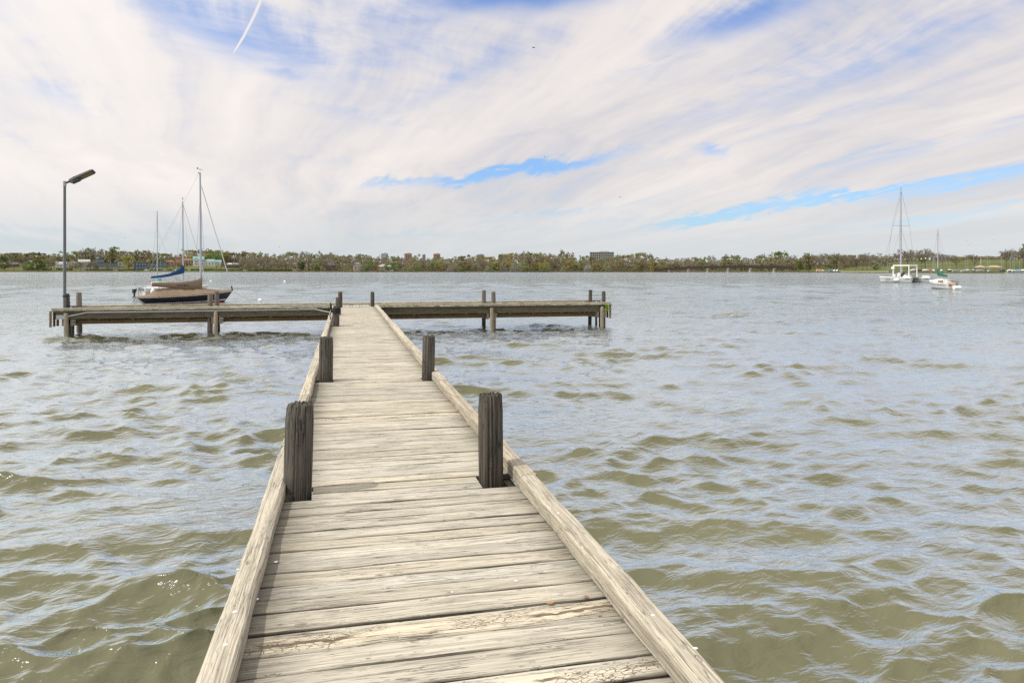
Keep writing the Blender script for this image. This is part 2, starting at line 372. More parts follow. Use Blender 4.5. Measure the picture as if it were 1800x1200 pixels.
def water_material():
    m = bpy.data.materials.new('murky_lake_water'); m.use_nodes = True
    m.node_tree.nodes.clear(); N = NT(m.node_tree)
    geo = N.n('ShaderNodeNewGeometry'); pos = geo.outputs['Position']
    r = N.n('ShaderNodeVectorMath', operation='LENGTH'); N.put(r.inputs[0], pos); r = r.outputs['Value']
    def bump(vec, detail, rough, dist_, fade, normal):
        h = N.noise(vec, 1.0, detail, rough, 0.6)
        bp = N.n('ShaderNodeBump'); bp.inputs['Distance'].default_value = dist_
        N.put(bp.inputs['Strength'], fade); N.put(bp.inputs['Height'], h)
        if normal is not None: N.put(bp.inputs['Normal'], normal)
        return bp.outputs[0]
    nrm = bump(N.scale(pos, (4.5, 9.0, 0)), 3.0, 0.55, 0.026, 1.0, None)
    nrm = bump(N.scale(pos, (1.7, 4.2, 0)), 4.0, 0.55, 0.22, N.m('MULTIPLY', N.ss(r, 12.0, 60.0), N.m('SUBTRACT', 1.0, N.m('MULTIPLY', N.ss(r, 90.0, 300.0), 0.7))), nrm)
    nrm = bump(N.scale(pos, (0.45, 1.5, 0)), 4.0, 0.55, 0.5, N.ss(r, 60.0, 220.0), nrm)
    # far off only the wave faces turned to the eye are seen
    inc = N.v('MULTIPLY', geo.outputs['Incoming'], (1, 1, 0))
    sc_ = N.n('ShaderNodeVectorMath', operation='SCALE'); N.put(sc_.inputs[0], inc); N.put(sc_.inputs['Scale'], N.m('MULTIPLY', N.ss(r, 30.0, 220.0), 0.10))
    nrm = N.v('NORMALIZE', N.v('ADD', nrm, sc_.outputs[0]))
    # turbid body colour under a surface film whose reflectance climbs steeply towards grazing view
    murk = N.noise(N.scale(pos, (0.25, 0.12, 0)), 1.0, 3.0, 0.5)
    body = N.n('ShaderNodeBsdfDiffuse'); N.put(body.inputs['Color'], N.mix(N.ss(murk, 0.3, 0.7), (0.114, 0.111, 0.060), (0.138, 0.135, 0.076))); N.put(body.inputs['Normal'], nrm)
    gl = N.n('ShaderNodeBsdfGlossy'); gl.inputs['Color'].default_value = (0.86, 0.94, 1.0, 1); gl.inputs['Roughness'].default_value = 0.07; N.put(gl.inputs['Normal'], nrm)
    dt = N.n('ShaderNodeVectorMath', operation='DOT_PRODUCT'); N.put(dt.inputs[0], geo.outputs['Incoming']); N.put(dt.inputs[1], nrm)
    fr = N.m('ADD', 0.03, N.m('MULTIPLY', N.ss(dt.outputs['Value'], WATER_HI, WATER_LO), 0.93))
    mx = N.n('ShaderNodeMixShader'); N.put(mx.inputs[0], fr); N.put(mx.inputs[1], body.outputs[0]); N.put(mx.inputs[2], gl.outputs[0])
    N.put(N.n('ShaderNodeOutputMaterial').inputs[0], mx.outputs[0])
    return m
WATER_LO, WATER_HI = 0.14, 0.56
M['water'] = water_material()


def land_material():
    m, N, b = new_mat('shore_grass')
    pos = N.n('ShaderNodeNewGeometry').outputs['Position']
    a = N.noise(pos, 0.035, 5.0, 0.6); k = N.noise(pos, 0.6, 4.0, 0.6)
    c = N.mix(N.ss(a, 0.4, 0.62), (0.080, 0.098, 0.030), (0.125, 0.138, 0.048))
    c = N.mix(N.m('MULTIPLY', N.ss(k, 0.5, 0.7), 0.4), c, (0.16, 0.135, 0.07))
    z = N.sep(pos)[2]
    c = N.mix(N.ss(N.m('ADD', z, N.m('MULTIPLY', k, 0.7)), 1.0, 0.55), c, (0.075, 0.06, 0.04))
    px_ = N.sep(pos)[0]
    c = N.mix(N.m('MULTIPLY', N.ss(px_, -60.0, 40.0), N.ss(px_, 480.0, 330.0)), c, (0.075, 0.068, 0.04))
    N.put(b.inputs['Base Color'], c); b.inputs['Roughness'].default_value = 0.9; b.inputs['Specular IOR Level'].default_value = 0.1
    return m
M['land'] = land_material()
M['path'] = simple('pale_path', (0.42, 0.37, 0.28), 0.9, 0.1, 0.5)


def leaf_material(name, c, var=0.14):
    c = tuple(q * 1.9 for q in c)
    m, N, b = new_mat(name)
    pos = N.n('ShaderNodeNewGeometry').outputs['Position']
    rnd = N.n('ShaderNodeObjectInfo').outputs['Random']
    isl = N.n('ShaderNodeNewGeometry').outputs['Random Per Island']
    f = N.m('MULTIPLY', N.m('ADD', 1 - var, N.m('MULTIPLY', isl, 2 * var)), N.m('ADD', 0.75, N.m('MULTIPLY', rnd, 0.5)))
    c2 = N.mix(rnd, tuple(q * w for q, w in zip(c, (1.15, 0.98, 0.9))), tuple(q * w for q, w in zip(c, (0.88, 1.02, 1.05))))
    vs = N.n('ShaderNodeVectorMath', operation='SCALE'); N.put(vs.inputs[0], c2); N.put(vs.inputs['Scale'], f)
    df = N.n('ShaderNodeBsdfDiffuse'); tl = N.n('ShaderNodeBsdfTranslucent'); mx = N.n('ShaderNodeMixShader'); mx.inputs[0].default_value = 0.45
    N.put(df.inputs[0], vs.outputs[0]); N.put(tl.inputs[0], vs.outputs[0]); N.put(mx.inputs[1], df.outputs[0]); N.put(mx.inputs[2], tl.outputs[0])
    N.put(next(q for q in m.node_tree.nodes if q.type == 'OUTPUT_MATERIAL').inputs[0], mx.outputs[0]); m.node_tree.nodes.remove(b)
    return m
M['leaf_olive'] = leaf_material('olive_bud_foliage', (0.122, 0.124, 0.060))
M['leaf_yellow'] = leaf_material('yellow_green_foliage', (0.168, 0.150, 0.050))
M['leaf_green'] = leaf_material('spring_green_foliage', (0.095, 0.118, 0.042))
M['leaf_dark'] = leaf_material('dark_evergreen_foliage', (0.045, 0.062, 0.026))
M['twig_brown'] = leaf_material('brown_twigs', (0.118, 0.108, 0.086))
M['twig_grey'] = leaf_material('grey_twigs', (0.150, 0.136, 0.120))
M['wood_mass'] = leaf_material('brown_olive_wood', (0.118, 0.112, 0.076), 0.2)
M['bark'] = simple('tree_bark', (0.09, 0.07, 0.055), 0.9, 0.3, 2, obj_var=0.3)
M['reed'] = simple('dry_reeds', (0.23, 0.17, 0.09), 0.9, 0.3, 1)
M['plant'] = leaf_material('fresh_green_leaves', (0.17, 0.30, 0.02))

# ------------------------------------------------------------------ the lake
def build_water():
    rng = np.random.default_rng(11)
    th = np.radians(np.concatenate([np.linspace(-180, -44, 40, endpoint=False), np.linspace(-44, 44, 1180, endpoint=False), np.linspace(44, 180, 40, endpoint=False)])) + TH
    r = np.concatenate([np.geomspace(0.7, 2.6, 60, endpoint=False), np.geomspace(2.6, 62, 470, endpoint=False), np.geomspace(62, 2600, 290)]); nr = len(r)
    rr, tt = np.meshgrid(r, th, indexing='ij')
    X0, Y0 = rr * np.sin(tt), rr * np.cos(tt)
    sp = np.repeat(np.gradient(r)[:, None], rr.shape[1], 1)
    X, Y, Z = X0.copy(), Y0.copy(), np.zeros_like(X0)
    n = 110
    lam = np.exp(np.linspace(math.log(0.16), math.log(6.0), n)) * rng.uniform(0.95, 1.05, n)
    spread = np.interp(np.log(lam), [math.log(0.22), math.log(1.5)], [44, 32])
    dirs = np.radians(184 + rng.normal(0, 1, n) * spread)
    slope = 0.036 + 0.014 * np.exp(-((np.log(lam / 0.6)) / 0.7) ** 2)
    slope *= np.interp(np.log(lam), [math.log(0.85), math.log(2.4)], [1.0, 0.36])
    ph = rng.uniform(0, 2 * math.pi, n)
    patch = np.ones_like(X0)
    for q in range(10):
        a, kk = rng.uniform(0, math.pi), rng.uniform(0.35, 1.6)
        patch += 0.13 * np.sin(kk * (math.cos(a) * X0 + math.sin(a) * Y0) + rng.uniform(0, 6.28))
    patch = np.clip(patch, 0.25, 2.0)
    for i in range(n):
        k = 2 * math.pi / lam[i]; A = slope[i] / k
        kmax = np.clip((lam[i] / sp - 2.0) / 1.6, 0, 1)
        rows = np.where(kmax[:, 100] > 0)[0]
        if not len(rows): continue
        e = rows[-1] + 1
        dx, dy = math.sin(dirs[i]), math.cos(dirs[i])
        a = k * (dx * X0[:e] + dy * Y0[:e]) + ph[i]
        w = kmax[:e] * A * patch[:e]
        c = np.cos(a); s = np.sin(a)
        Z[:e] += w * c; X[:e] -= 1.0 * dx * w * s; Y[:e] -= 1.0 * dy * w * s
    nt = len(th)
    co = np.stack([X, Y, Z], -1).reshape(-1, 3).astype(np.float32)
    co = np.vstack([co, [[0, 0, 0]]]).astype(np.float32)
    i, j = np.meshgrid(np.arange(nr - 1), np.arange(nt), indexing='ij'); j2 = (j + 1) % nt
    q = np.stack([i * nt + j, (i + 1) * nt + j, (i + 1) * nt + j2, i * nt + j2], -1).reshape(-1, 4)[:, ::-1]
    ctr = len(co) - 1
    jj = np.arange(nt); tri = np.stack([np.full(nt, ctr), jj, (jj + 1) % nt], -1)[:, ::-1]
    loops = np.concatenate([q.ravel(), tri.ravel()]).astype(np.int32)
    starts = np.concatenate([np.arange(len(q)) * 4, len(q) * 4 + np.arange(len(tri)) * 3]).astype(np.int32)
    me = bpy.data.meshes.new('water')
    me.vertices.add(len(co)); me.vertices.foreach_set('co', co.ravel())
    me.loops.add(len(loops)); me.loops.foreach_set('vertex_index', loops)
    me.polygons.add(len(starts)); me.polygons.foreach_set('loop_start', starts)
    me.polygons.foreach_set('use_smooth', np.ones(len(starts), dtype=bool))
    me.update(calc_edges=True); me.validate()
    me.materials.append(M['water'])
    o = link('water', me); tag(o, kind='structure', label='murky olive lake water with small wind waves reflecting the pale sky')
build_water()

# ------------------------------------------------------------------ far shore
SHORE = [(-500, 960), (0, 930), (300, 915), (600, 900), (900, 880), (1000, 855), (1150, 825), (1400, 745), (1500, 650), (1600, 565), (1700, 545), (1800, 530), (2300, 480)]
def sd_(px): return float(np.interp(px, [a for a, _ in SHORE], [b for _, b in SHORE]))
def hill(px, off):
    """Ground height `off` metres behind the waterline in column px."""
    prof_l = np.interp(off, [-6, 0, 3, 40, 62, 110, 200, 600], [-1.2, -0.15, 0.7, 2.2, 5.5, 11, 13, 16])
    prof_m = np.interp(off, [-6, 0, 2, 30, 150, 300, 600], [-1.2, -0.15, 0.5, 1.2, 4.0, 7.0, 12])
    prof_r = np.interp(off, [-6, 0, 2, 16, 60, 140, 240, 600], [-1.2, -0.15, 0.7, 1.4, 4.0, 10.5, 13.5, 15])
    wl = np.interp(px, [360, 500], [1, 0]); wr = np.interp(px, [1420, 1580], [0, 1])
    bump = 1.0 + 0.12 * math.sin(px * 0.021 + off * 0.013)
    return float((wl * prof_l + wr * prof_r + max(0, 1 - wl - wr) * prof_m) * (bump if off > 5 else 1))
def on_land(px, off):
    d = sd_(px) + off
    return P(px, d, hill(px, off)), d

def build_land():
    offs = [-6, 0, 2, 5, 10, 18, 28, 40, 55, 75, 100, 140, 200, 280, 400, 600]
    rows = [[on_land(px, o)[0] for o in offs] for px in range(-500, 2301, 10)]
    MB().grid(rows).build('terrain', M['land'], smooth=True)
    o = bpy.data.objects['terrain']; tag(o, kind='structure', label='grassy far bank of the lake rising behind the waterline')
build_land()

# ------------------------------------------------------------------ timber pieces
DZ = 1.03                                     # deck level above the water
def timber(L, W, H, seed, nx=8, jit=0.003, ch=0.007, wane=0.0):
    """A sawn, worn piece along X, centred in X and Y, top at z = 0."""
    r = random.Random(seed); mb = MB(); rows = []
    ph = [r.uniform(0, 6.28) for _ in range(6)]
    for i in range(nx + 1):
        x = (i / nx - 0.5) * L
        if i in (0, nx): x += r.uniform(-jit, jit)
        j = [r.uniform(-jit, jit) + 0.6 * jit * math.sin(ph[k] + 2.2 * x * (1 + 0.2 * k)) for k in range(6)]
        w0, w1 = -W / 2 + j[0], W / 2 + j[1]
        c = ch * r.uniform(0.6, 1.5) + (wane * max(0.0, math.sin(ph[3] + x * 1.1)) if wane else 0)
        t = j[2] * 0.5
        rows.append([(x, w0, -H), (x, w0, t - c), (x, w0 + c, t), (x, (w0 + w1) / 2, t + j[3] * 0.4), (x, w1 - c, t), (x, w1, t - c), (x, w1, -H)])
    mb.grid(rows, closed=True, ends=True)
    return mb
def pile_mesh(r0, z0, z1, seed, n=36, rows=14, groove=0.012, lean=(0, 0), rough_top=0.018, mat='post', taper=0.0):
    """A round timber pile with checks down its length and a broken end grain top. The mesh has its X axis along the pile so the grain follows it."""
    r = random.Random(seed)
    g = [r.uniform(-0.5, 0.5) for _ in range(n)]
    for k in range(n):
        if r.random() < 0.16: g[k] = -1.9
    mb = MB(); rings = []
    for i in range(rows + 1):
        z = z0 + (z1 - z0) * i / rows
        f = i / rows; ring = []
        for k in range(n):
            a = 2 * math.pi * k / n
            rr = r0 * (1 + taper * (1 - f)) * (1 + 0.025 * math.sin(2 * a + seed) + 0.015 * math.sin(3 * a + seed * 2 + f)) + groove * g[k] * (0.75 + 0.35 * math.sin(f * 5 + k * 2.1 + seed)) + r.uniform(-1, 1) * groove * 0.12
            zz = z
            if i == rows: rr -= 0.004 + r.uniform(0, 0.008); zz += r.uniform(-1, 0.4) * rough_top
            ring.append((zz, rr * math.cos(a) + lean[0] * (z - z0), rr * math.sin(a) + lean[1] * (z - z0)))
        rings.append(ring)
    top = rings[-1]
    for q, dz in ((0.86, 0.006), (0.6, 0.0), (0.3, -0.006)):
        cx_, cy_ = lean[0] * (z1 - z0), lean[1] * (z1 - z0)
        rings.append([(z1 + dz + r.uniform(-1, 0.7) * rough_top, cx_ + (p[1] - cx_) * q * r.uniform(0.95, 1.05), cy_ + (p[2] - cy_) * q * r.uniform(0.95, 1.05)) for p in top])
    mb.grid(rings, closed=True, ends=True)
    return mb.mesh('piling', M[mat], smooth=True)
UP = (0, -math.pi / 2, 0)                     # turns a pile mesh's X axis upright (x -> z, y -> y, z -> -x)

# ------------------------------------------------------------------ the walkway
pier = thing('wooden_pier', (0.41, 0, DZ), 0, 'long straight weathered plank walkway leading from the viewer out to the cross dock', 'pier')
PX = 0.41
T0, T1 = 31.05, 33.30                         # front and rear of the cross dock
LPOST = [(-0.335, 5.34), (-0.275, 10.6), (-0.255, 20.9), (-0.245, 26.2), (-0.215, 31.35)]
RPOST = [(1.085, 5.34), (1.19, 10.5), (1.16, 31.75)]
planks = {}
for k in range(10): planks['deck', k] = timber(1.0, 1.0, 0.04, k, nx=1).v
plank_mesh = {}
def plank_me(wd, L, k, mat):
    key = (round(wd, 3), round(L, 2), k, mat)
    if key not in plank_mesh:
        plank_mesh[key] = timber(L, wd, 0.04, 100 + k + int(L * 100), nx=9, jit=0.0035, ch=0.006).mesh('plank', M[mat], smooth=True)
    return plank_mesh[key]
def span(a, b, x0, x1):
    pass
y = -1.6; n = 0
ROT = {round(v, 1) for v in ()}
while y < T0 - 0.02:
    wd = R.choice([0.138, 0.138, 0.138, 0.144, 0.130, 0.178]) if y < 12 else 0.138
    yc = y + wd / 2
    xa, xb = -0.52 + R.uniform(-0.012, 0.012), 1.345 + R.uniform(-0.012, 0.012)
    for (qx, qy) in LPOST[:4]:
        if abs(yc - qy) < 0.135: xa = qx + 0.105
    for (qx, qy) in RPOST[:2]:
        if abs(yc - qy) < 0.135: xb = qx - 0.105
    L = round(xb - xa, 2)
    mat = 'deck'
    if abs(yc - 3.13) < 0.075 or abs(yc - 2.66) < 0.075 or abs(yc - 4.98) < 0.06 or abs(yc - 7.9) < 0.07: mat = 'deck_rotten'
    me = plank_me(wd, L if (xa > -0.4 or xb < 1.2) else 1.86, n % 11, mat)
    far = min(1.0, max(0.0, y / 10))
    link('plank', me, pier, ((xa + xb) / 2 - PX, yc, R.uniform(-0.003, 0.003)), (R.uniform(-0.006, 0.006), R.uniform(-0.002, 0.002), R.uniform(-0.004, 0.004)))
    y += wd + R.choice([0.009, 0.012, 0.014, 0.018]); n += 1
# curb rails along both edges, in lengths butted end to end
def rail_run(x, joints, side, hh=0.095, ww=0.118):
    for a, b in zip(joints[:-1], joints[1:]):
        L = b - a - 0.008
        me = timber(L, ww, hh, int(a * 31 + x * 100), nx=14, jit=0.0045, ch=0.011, wane=0.012).mesh('curb_rail', M['rail'], smooth=True)
        link('curb_rail', me, pier, (x - PX + R.uniform(-0.006, 0.006), (a + b) / 2, hh + 0.006 + R.uniform(-0.004, 0.005)), (0, 0, math.pi / 2 + R.uniform(-0.0012, 0.0012)))
rail_run(-0.478, [-1.6, 2.35, 6.35, 8.9, 11.1, 15.4, 18.6, 23.6, 27.4, T0 - 0.02], -1)
rail_run(1.300, [-1.6, 0.9, 5.02, 9.6, 10.9, 15.8, 20.4, 25.1, 27.9, T0 - 0.02], 1, hh=0.100, ww=0.125)
for (x, yy) in ((1.3, 3.36), (-0.478, 2.6)):
    pass
for x in (-0.42, 0.41, 1.24):
    timber(T0 + 1.55, 0.06, 0.24, int(x * 7), nx=20).build('stringer', M['beam_dark'], pier, (x - PX, (T0 - 1.6) / 2, -0.044), (0, 0, math.pi / 2))
for i, (px_, py_) in enumerate(LPOST):
    top = [0.635, 0.63, 0.575, 0.62, 0.66][i]
    lean = [(0.0, -0.028), (0, -0.01), (0, -0.012), (0, 0.0), (0, 0)][i]
    me = pile_mesh(0.096 if i < 2 else 0.092, -1.9, top, 11 + i, n=52 if i < 2 else 24, rows=22, lean=(lean[0], lean[1]), groove=0.0065, mat='post')
    link('piling', me, pier, (px_ - PX + lean[1] * 1.9, py_, 0), UP)
for i, (px_, py_) in enumerate(RPOST):
    top = [0.645, 0.625, 0.64][i]
    lean = [(0, 0.008), (0, -0.02), (0, 0)][i]
    me = pile_mesh(0.092 if i < 2 else 0.088, -1.9, top, 31 + i, n=52 if i < 2 else 24, rows=22, lean=lean, groove=0.0065, mat='post')
    link('piling', me, pier, (px_ - PX + lean[1] * 1.9, py_, 0), UP)
stub = pile_mesh(0.09, -1.9, -0.06, 51, n=16, rows=6, mat='pile_pale')
for (x, yy) in ((-0.26, 15.75), (1.17, 15.75), (1.17, 20.9), (1.17, 26.2), (-0.33, 0.1), (1.08, 0.1)):
    link('piling', stub, pier, (x - PX, yy, 0), UP)
cap = timber(2.1, 0.07, 0.22, 77, nx=6).mesh('cap_beam', M['beam_brown'], smooth=True)
for yy in (0.1, 5.34, 10.55, 15.75, 20.9, 26.2):
    for s in (-1, 1): link('cap_beam', cap, pier, (0, yy + s * 0.135, -0.287))

spot = MB().ball((0, 0, 0), 1.0, 9, 4, (1, 0.8, 0.12)).mesh('bird_dropping', M['white'], smooth=True)
for px_, py_, up_, r_ in ((485, 988, 0, .014), (450, 1054, 0, .016), (907, 1021, 0, .010), (795, 1041, 0, .008), (413, 1076, .098, .013), (396, 1134, .098, .012), (418, 1001, .098, .008), (1148, 1082, .104, .013), (1222, 1140, .104, .011), (981, 902, .104, .010)):
    d = (HC - DZ - up_) * F / (py_ - CY); q = P(px_, d, 0)
    link('bird_dropping', spot, pier, (q.x - PX, q.y, up_ + 0.004), (0, 0, px_), (r_, r_, r_))

# ------------------------------------------------------------------ the cross dock at its end
XL, XR = -11.15, 12.02
dock = thing('cross_dock', ((XL + XR) / 2, T0, DZ), 0, 'weathered timber cross dock on piles standing across the far end of the walkway', 'dock')
DX = (XL + XR) / 2
def dk(x, y, z): return (x - DX, y - T0, z)
x = XL + 0.01; n = 0
while x < XR - 0.1:
    wd = 0.138
    me = plank_me(wd, 2.2, 20 + n % 7, 'deck')
    link('plank', me, dock, dk(x + wd / 2, (T0 + T1) / 2 + R.uniform(-0.012, 0.012), R.uniform(-0.004, 0.004)), (0, 0, math.pi / 2 + (math.pi if n % 3 == 0 else 0)))
    x += wd + 0.007; n += 1
def dock_rail(yc, joints, name='curb_rail'):
    for a, b in zip(joints[:-1], joints[1:]):
        L = b - a - 0.012
        me = timber(L, 0.12, 0.088, int(a * 17 + yc), nx=14, jit=0.006, ch=0.01, wane=0.012).mesh('curb_rail', M['head_rail'], smooth=True)
        link('curb_rail', me, dock, dk((a + b) / 2, yc, 0.118 + R.uniform(-0.005, 0.004)), (R.uniform(-0.02, 0.02), R.uniform(-0.001, 0.001), 0))
dock_rail(T0 + 0.06, [XL, XL + 1.7, -6.2, -4.6, -2.6, -0.56])
dock_rail(T0 + 0.06, [1.40, 3.9, 5.2, 8.6, 10.3, XR])
dock_rail(T1 - 0.06, [XL, -7.9, -4.1, -0.3, 3.4, 7.3, XR])
blk = timber(0.22, 0.1, 0.026, 5, nx=2).mesh('spacer_block', M['head_rail'])
for yc in (T0 + 0.06, T1 - 0.06):
    x = XL + 0.15
    while x < XR:
        if not (-0.62 < x < 1.45 and yc < T0 + 0.2): link('spacer_block', blk, dock, dk(x, yc, 0.030))
        x += R.uniform(0.75, 1.15)
for yc, mat in ((T0 + 0.13, 'beam_dark'), ((T0 + T1) / 2, 'beam_dark'), (T1 - 0.13, 'beam_dark')):
    for a, b in ((XL + 0.12, -5.6), (-5.59, 0.2), (0.21, 6.4), (6.41, XR - 0.12)):
        timber(b - a, 0.06, 0.285, int(a * 13 + yc), nx=16, jit=0.006).build('stringer', M[mat], dock, dk((a + b) / 2, yc, -0.044), smooth=True)
BENTS = [-10.62, -5.15, 0.5, 6.35, 11.55]
for a, b in zip(BENTS[:-1], BENTS[1:]):
    for yb, zb, sgn in ((T0 + 0.42, -0.395, 1), (T1 - 0.4, -0.40, 2)):
        timber(b - a - 0.5, 0.05, 0.155, int(a * 9) + sgn, nx=8, jit=0.004).build('brace_board', M['beam_brown'], dock, dk((a + b) / 2, yb, zb), smooth=True)
    for k in range(4):
        xx = a + (b - a) * (0.17 + 0.22 * k) + R.uniform(-0.2, 0.2)
        timber(0.27, 0.14, 0.04, k, nx=2).build('cleat_board', M['beam_brown'], dock, dk(xx, T0 + 0.37, -0.30), (math.pi / 2, 0, 0) if False else (0, math.pi / 2, math.pi / 2))
cap2 = timber(2.15, 0.085, 0.285, 78, nx=6).mesh('cap_beam', M['pile_pale'], smooth=True)
pale = pile_mesh(0.086, -1.9, -0.10, 61, n=20, rows=8, mat='pile_pale', groove=0.008)
bolt = MB().tube([(0, 0, 0), (0.07, 0, 0), (0.085, 0, 0)], [0.036, 0.036, 0.02], 8).mesh('bolt', M['galv'])
for i, bx in enumerate(BENTS):
    for s in (-1, 1):
        link('cap_beam', cap2, dock, dk(bx + s * 0.15, (T0 + T1) / 2 + 0.05, -0.315), (0, 0, math.pi / 2))
    if i != 2: link('piling', pale, dock, dk(bx, T0 - 0.02, 0), (0, -math.pi / 2, R.uniform(0, 6)))
    for zz in (-0.40, -0.52):
        link('bolt', bolt, dock, dk(bx + 0.195, T0 + 0.14, zz))
# posts that stand up through the deck: photo column, y, height of the top over the deck, lean
for i, (px_, yy, top, lean, r_, mat, pile) in enumerate((
        (118.5, T0 + 0.5, 0.66, 0.04, 0.10, 'post', 1), (139, T1 - 0.35, 0.66, 0.012, 0.105, 'post_grey', 1),
        (369.5, T0 + 0.42, 0.62, -0.008, 0.105, 'post_grey', 1), (381.5, T1 - 0.5, 0.66, 0.03, 0.10, 'post_grey', 1),
        (850.5, T1 - 0.25, 0.64, -0.004, 0.098, 'post_grey', 1), (867.5, T0 + 0.4, 0.62, 0.01, 0.098, 'post_grey', 1),
        (1037.5, T1 - 0.25, 0.62, -0.02, 0.088, 'post', 1), (1061, T0 + 0.45, 0.6, -0.004, 0.088, 'post', 1))):
    xx = x_at(px_, yy)
    me = pile_mesh(r_, -1.9, top, 80 + i, n=24, rows=12, lean=(0, lean), groove=0.007, mat=mat)
    link('piling', me, dock, dk(xx - 0 + lean * 1.9, yy, 0), (0, -math.pi / 2, 0))
thin = pile_mesh(0.055, -1.9, -0.3, 97, n=12, rows=4, mat='beam_dark', groove=0.004)
for px_, yy in ((1048, T1 - 0.9), (1054.5, T0 + 0.8), (128, T1 - 0.8), (123, T0 + 1.2)):
    link('piling', thin, dock, dk(x_at(px_, yy), yy, 0), UP)
for xe, sg in ((XL - 0.025, -1), (XR + 0.025, 1)):
    for k in range(3):
        timber(0.62, 0.15, 0.045, 40 + k, nx=3).build('end_board', M['pile_pale' if k == 0 else 'beam_brown'], dock, dk(xe - 0.02, T0 + 0.12 + k * 0.36, -0.33), (0, math.pi / 2, 0), smooth=True)
# conduit along the left half of the front
pts = [(x_at(118, T0 - 0.04), T0 - 0.05, -0.24), (x_at(124, T0), T0 - 0.05, -0.20), (-9.9, T0 - 0.05, -0.075), (-6, T0 - 0.05, -0.068), (-2.4, T0 - 0.05, -0.06), (-1.25, T0 - 0.05, -0.05), (-0.62, T0 - 0.6, -0.16), (-0.56, T0 - 1.6, -0.17)]
MB().tube([dk(*p) for p in pts], 0.022, 8).build('conduit', M['galv'], dock, smooth=True)
MB().box((0, 0, 0), (0.30, 0.10, 0.16)).build('junction_box', M['galv'], dock, dk(x_at(107, T0 - 0.03), T0 - 0.03, -0.24))

# things on the dock
def cleat(x, y, label, rz=0.0):
    t = thing('mooring_cleat', (x, y, DZ), rz, label, 'mooring cleat', 'dark cleats on the cross dock')
    b = MB()
    for s in (-1, 1): b.tube([(s * 0.07, 0, 0), (s * 0.06, 0, 0.085)], [0.035, 0.026], 8)
    b.build('foot', M['metal_dark'], t, smooth=True)
    MB().tube([(-0.2, 0, 0.115), (-0.1, 0, 0.095), (0.1, 0, 0.095), (0.2, 0, 0.115)], [0.016, 0.028, 0.028, 0.016], 8).build('horn', M['metal_dark'], t, smooth=True)
for i, px_ in enumerate((1042, 1052)):
    cleat(x_at(px_, T1 - 0.3), T1 - 0.3, ['dark iron cleat close beside the rear post at the dock\'s leafy end', 'dark iron cleat midway between the two posts at the dock\'s leafy end'][i], 0.3 * i)
for i, px_ in enumerate((125, 132)):
    cleat(x_at(px_, T1 - 0.45), T1 - 0.45, ['dark iron cleat at the foot of the leaning post by the lamp', 'dark iron cleat beside the upright grey post near the lamp'][i], 0.2)

lamp = thing('dock_lamp', (x_at(112.5, T0 + 0.2), T0 + 0.27, DZ + 0.04), 0, 'tall thin grey lamp pole with one tilted flat lamp head at the dock end', 'lamp')
MB().tube([(0, 0, -0.55), (0, 0, 4.88)], [0.06, 0.048], 14).build('pole', M['pole'], lamp, smooth=True)
MB().tube([(0, 0, 4.86), (0, 0, 5.06)], 0.062, 14).tube([(0, 0, 5.02), (0.12, 0, 5.05)], 0.04, 10).build('pole_cap', M['galv'], lamp, smooth=True)
c26 = rad(-27)
arm = MB().tube([(0.06, 0, 5.0), (0.26, 0, 5.10)], 0.045, 10).build('arm', M['metal_dark'], lamp, smooth=True)
MB().tube([(0.16, 0, 5.053), (0.19, 0, 5.069)], 0.06, 10).tube([(0.22, 0, 5.08), (0.245, 0, 5.092)], 0.06, 10).build('collar', M['metal_dark'], arm, smooth=True)
hd = MB(); prof = [(-0.48, 0.06, 0.05), (-0.44, 0.09, 0.07), (-0.2, 0.14, 0.065), (-0.05, 0.15, 0.055), (0.42, 0.15, 0.045), (0.50, 0.13, 0.03)]
hd.grid([[(a, -w, -h), (a, -w, h * 0.5), (a, -w * 0.7, h), (a, w * 0.7, h), (a, w, h * 0.5), (a, w, -h)] for a, w, h in prof], closed=True, ends=True)
head = hd.build('lamp_head', M['metal_dark'], lamp, (0.60, 0, 5.27), (rad(-20), c26, 0), smooth=True)
MB().box((0.2, 0, -0.052), (0.44, 0.17, 0.016)).build('lens', M['lens'], head)
MB().grid([[(-0.36 + a, w * math.cos(k * 1.0472), -0.05 - 0.075 * q) for k in range(6)] for a, w, q in ((0, 0.04, 1), (0.02, 0.1, 0.6), (0.3, 0.1, 0.7), (0.33, 0.05, 0.2))], closed=True, ends=True)
MB().box((-0.26, 0.0, -0.09), (0.30, 0.17, 0.085)).build('driver_box', M['metal_dark'], head)
MB().tube([(-0.28, 0, 0.05), (-0.28, 0, 0.12)], 0.035, 10).build('sensor', M['grey'], head, smooth=True)
MB().tube([(0, 0, 0.50), (0, 0, 0.56)], 0.075, 12).box((0.1, 0.03, 0.53), (0.2, 0.03, 0.035)).build('clamp', M['black'], lamp)

rp = thing('mooring_rope', (-0.255, 20.9, DZ + 0.40), 0, 'black rope wound around the third left post of the walkway', 'rope')
b = MB()
for k in range(4):
    b.tube([(0.118 * math.cos(a), 0.118 * math.sin(a), 0.032 * k + 0.012 * math.sin(a + k)) for a in [i * 0.4488 for i in range(15)]], 0.017, 6, caps=False)
b.build('coil', M['rope_black'], rp, smooth=True)
MB().tube([(-0.12, -0.03, 0.05), (-0.16, -0.06, 0.16), (-0.15, -0.05, 0.27), (-0.12, -0.03, 0.10), (-0.17, -0.02, -0.10), (-0.15, -0.05, -0.20)], 0.016, 6).build('loose_end', M['rope_black'], rp, smooth=True)

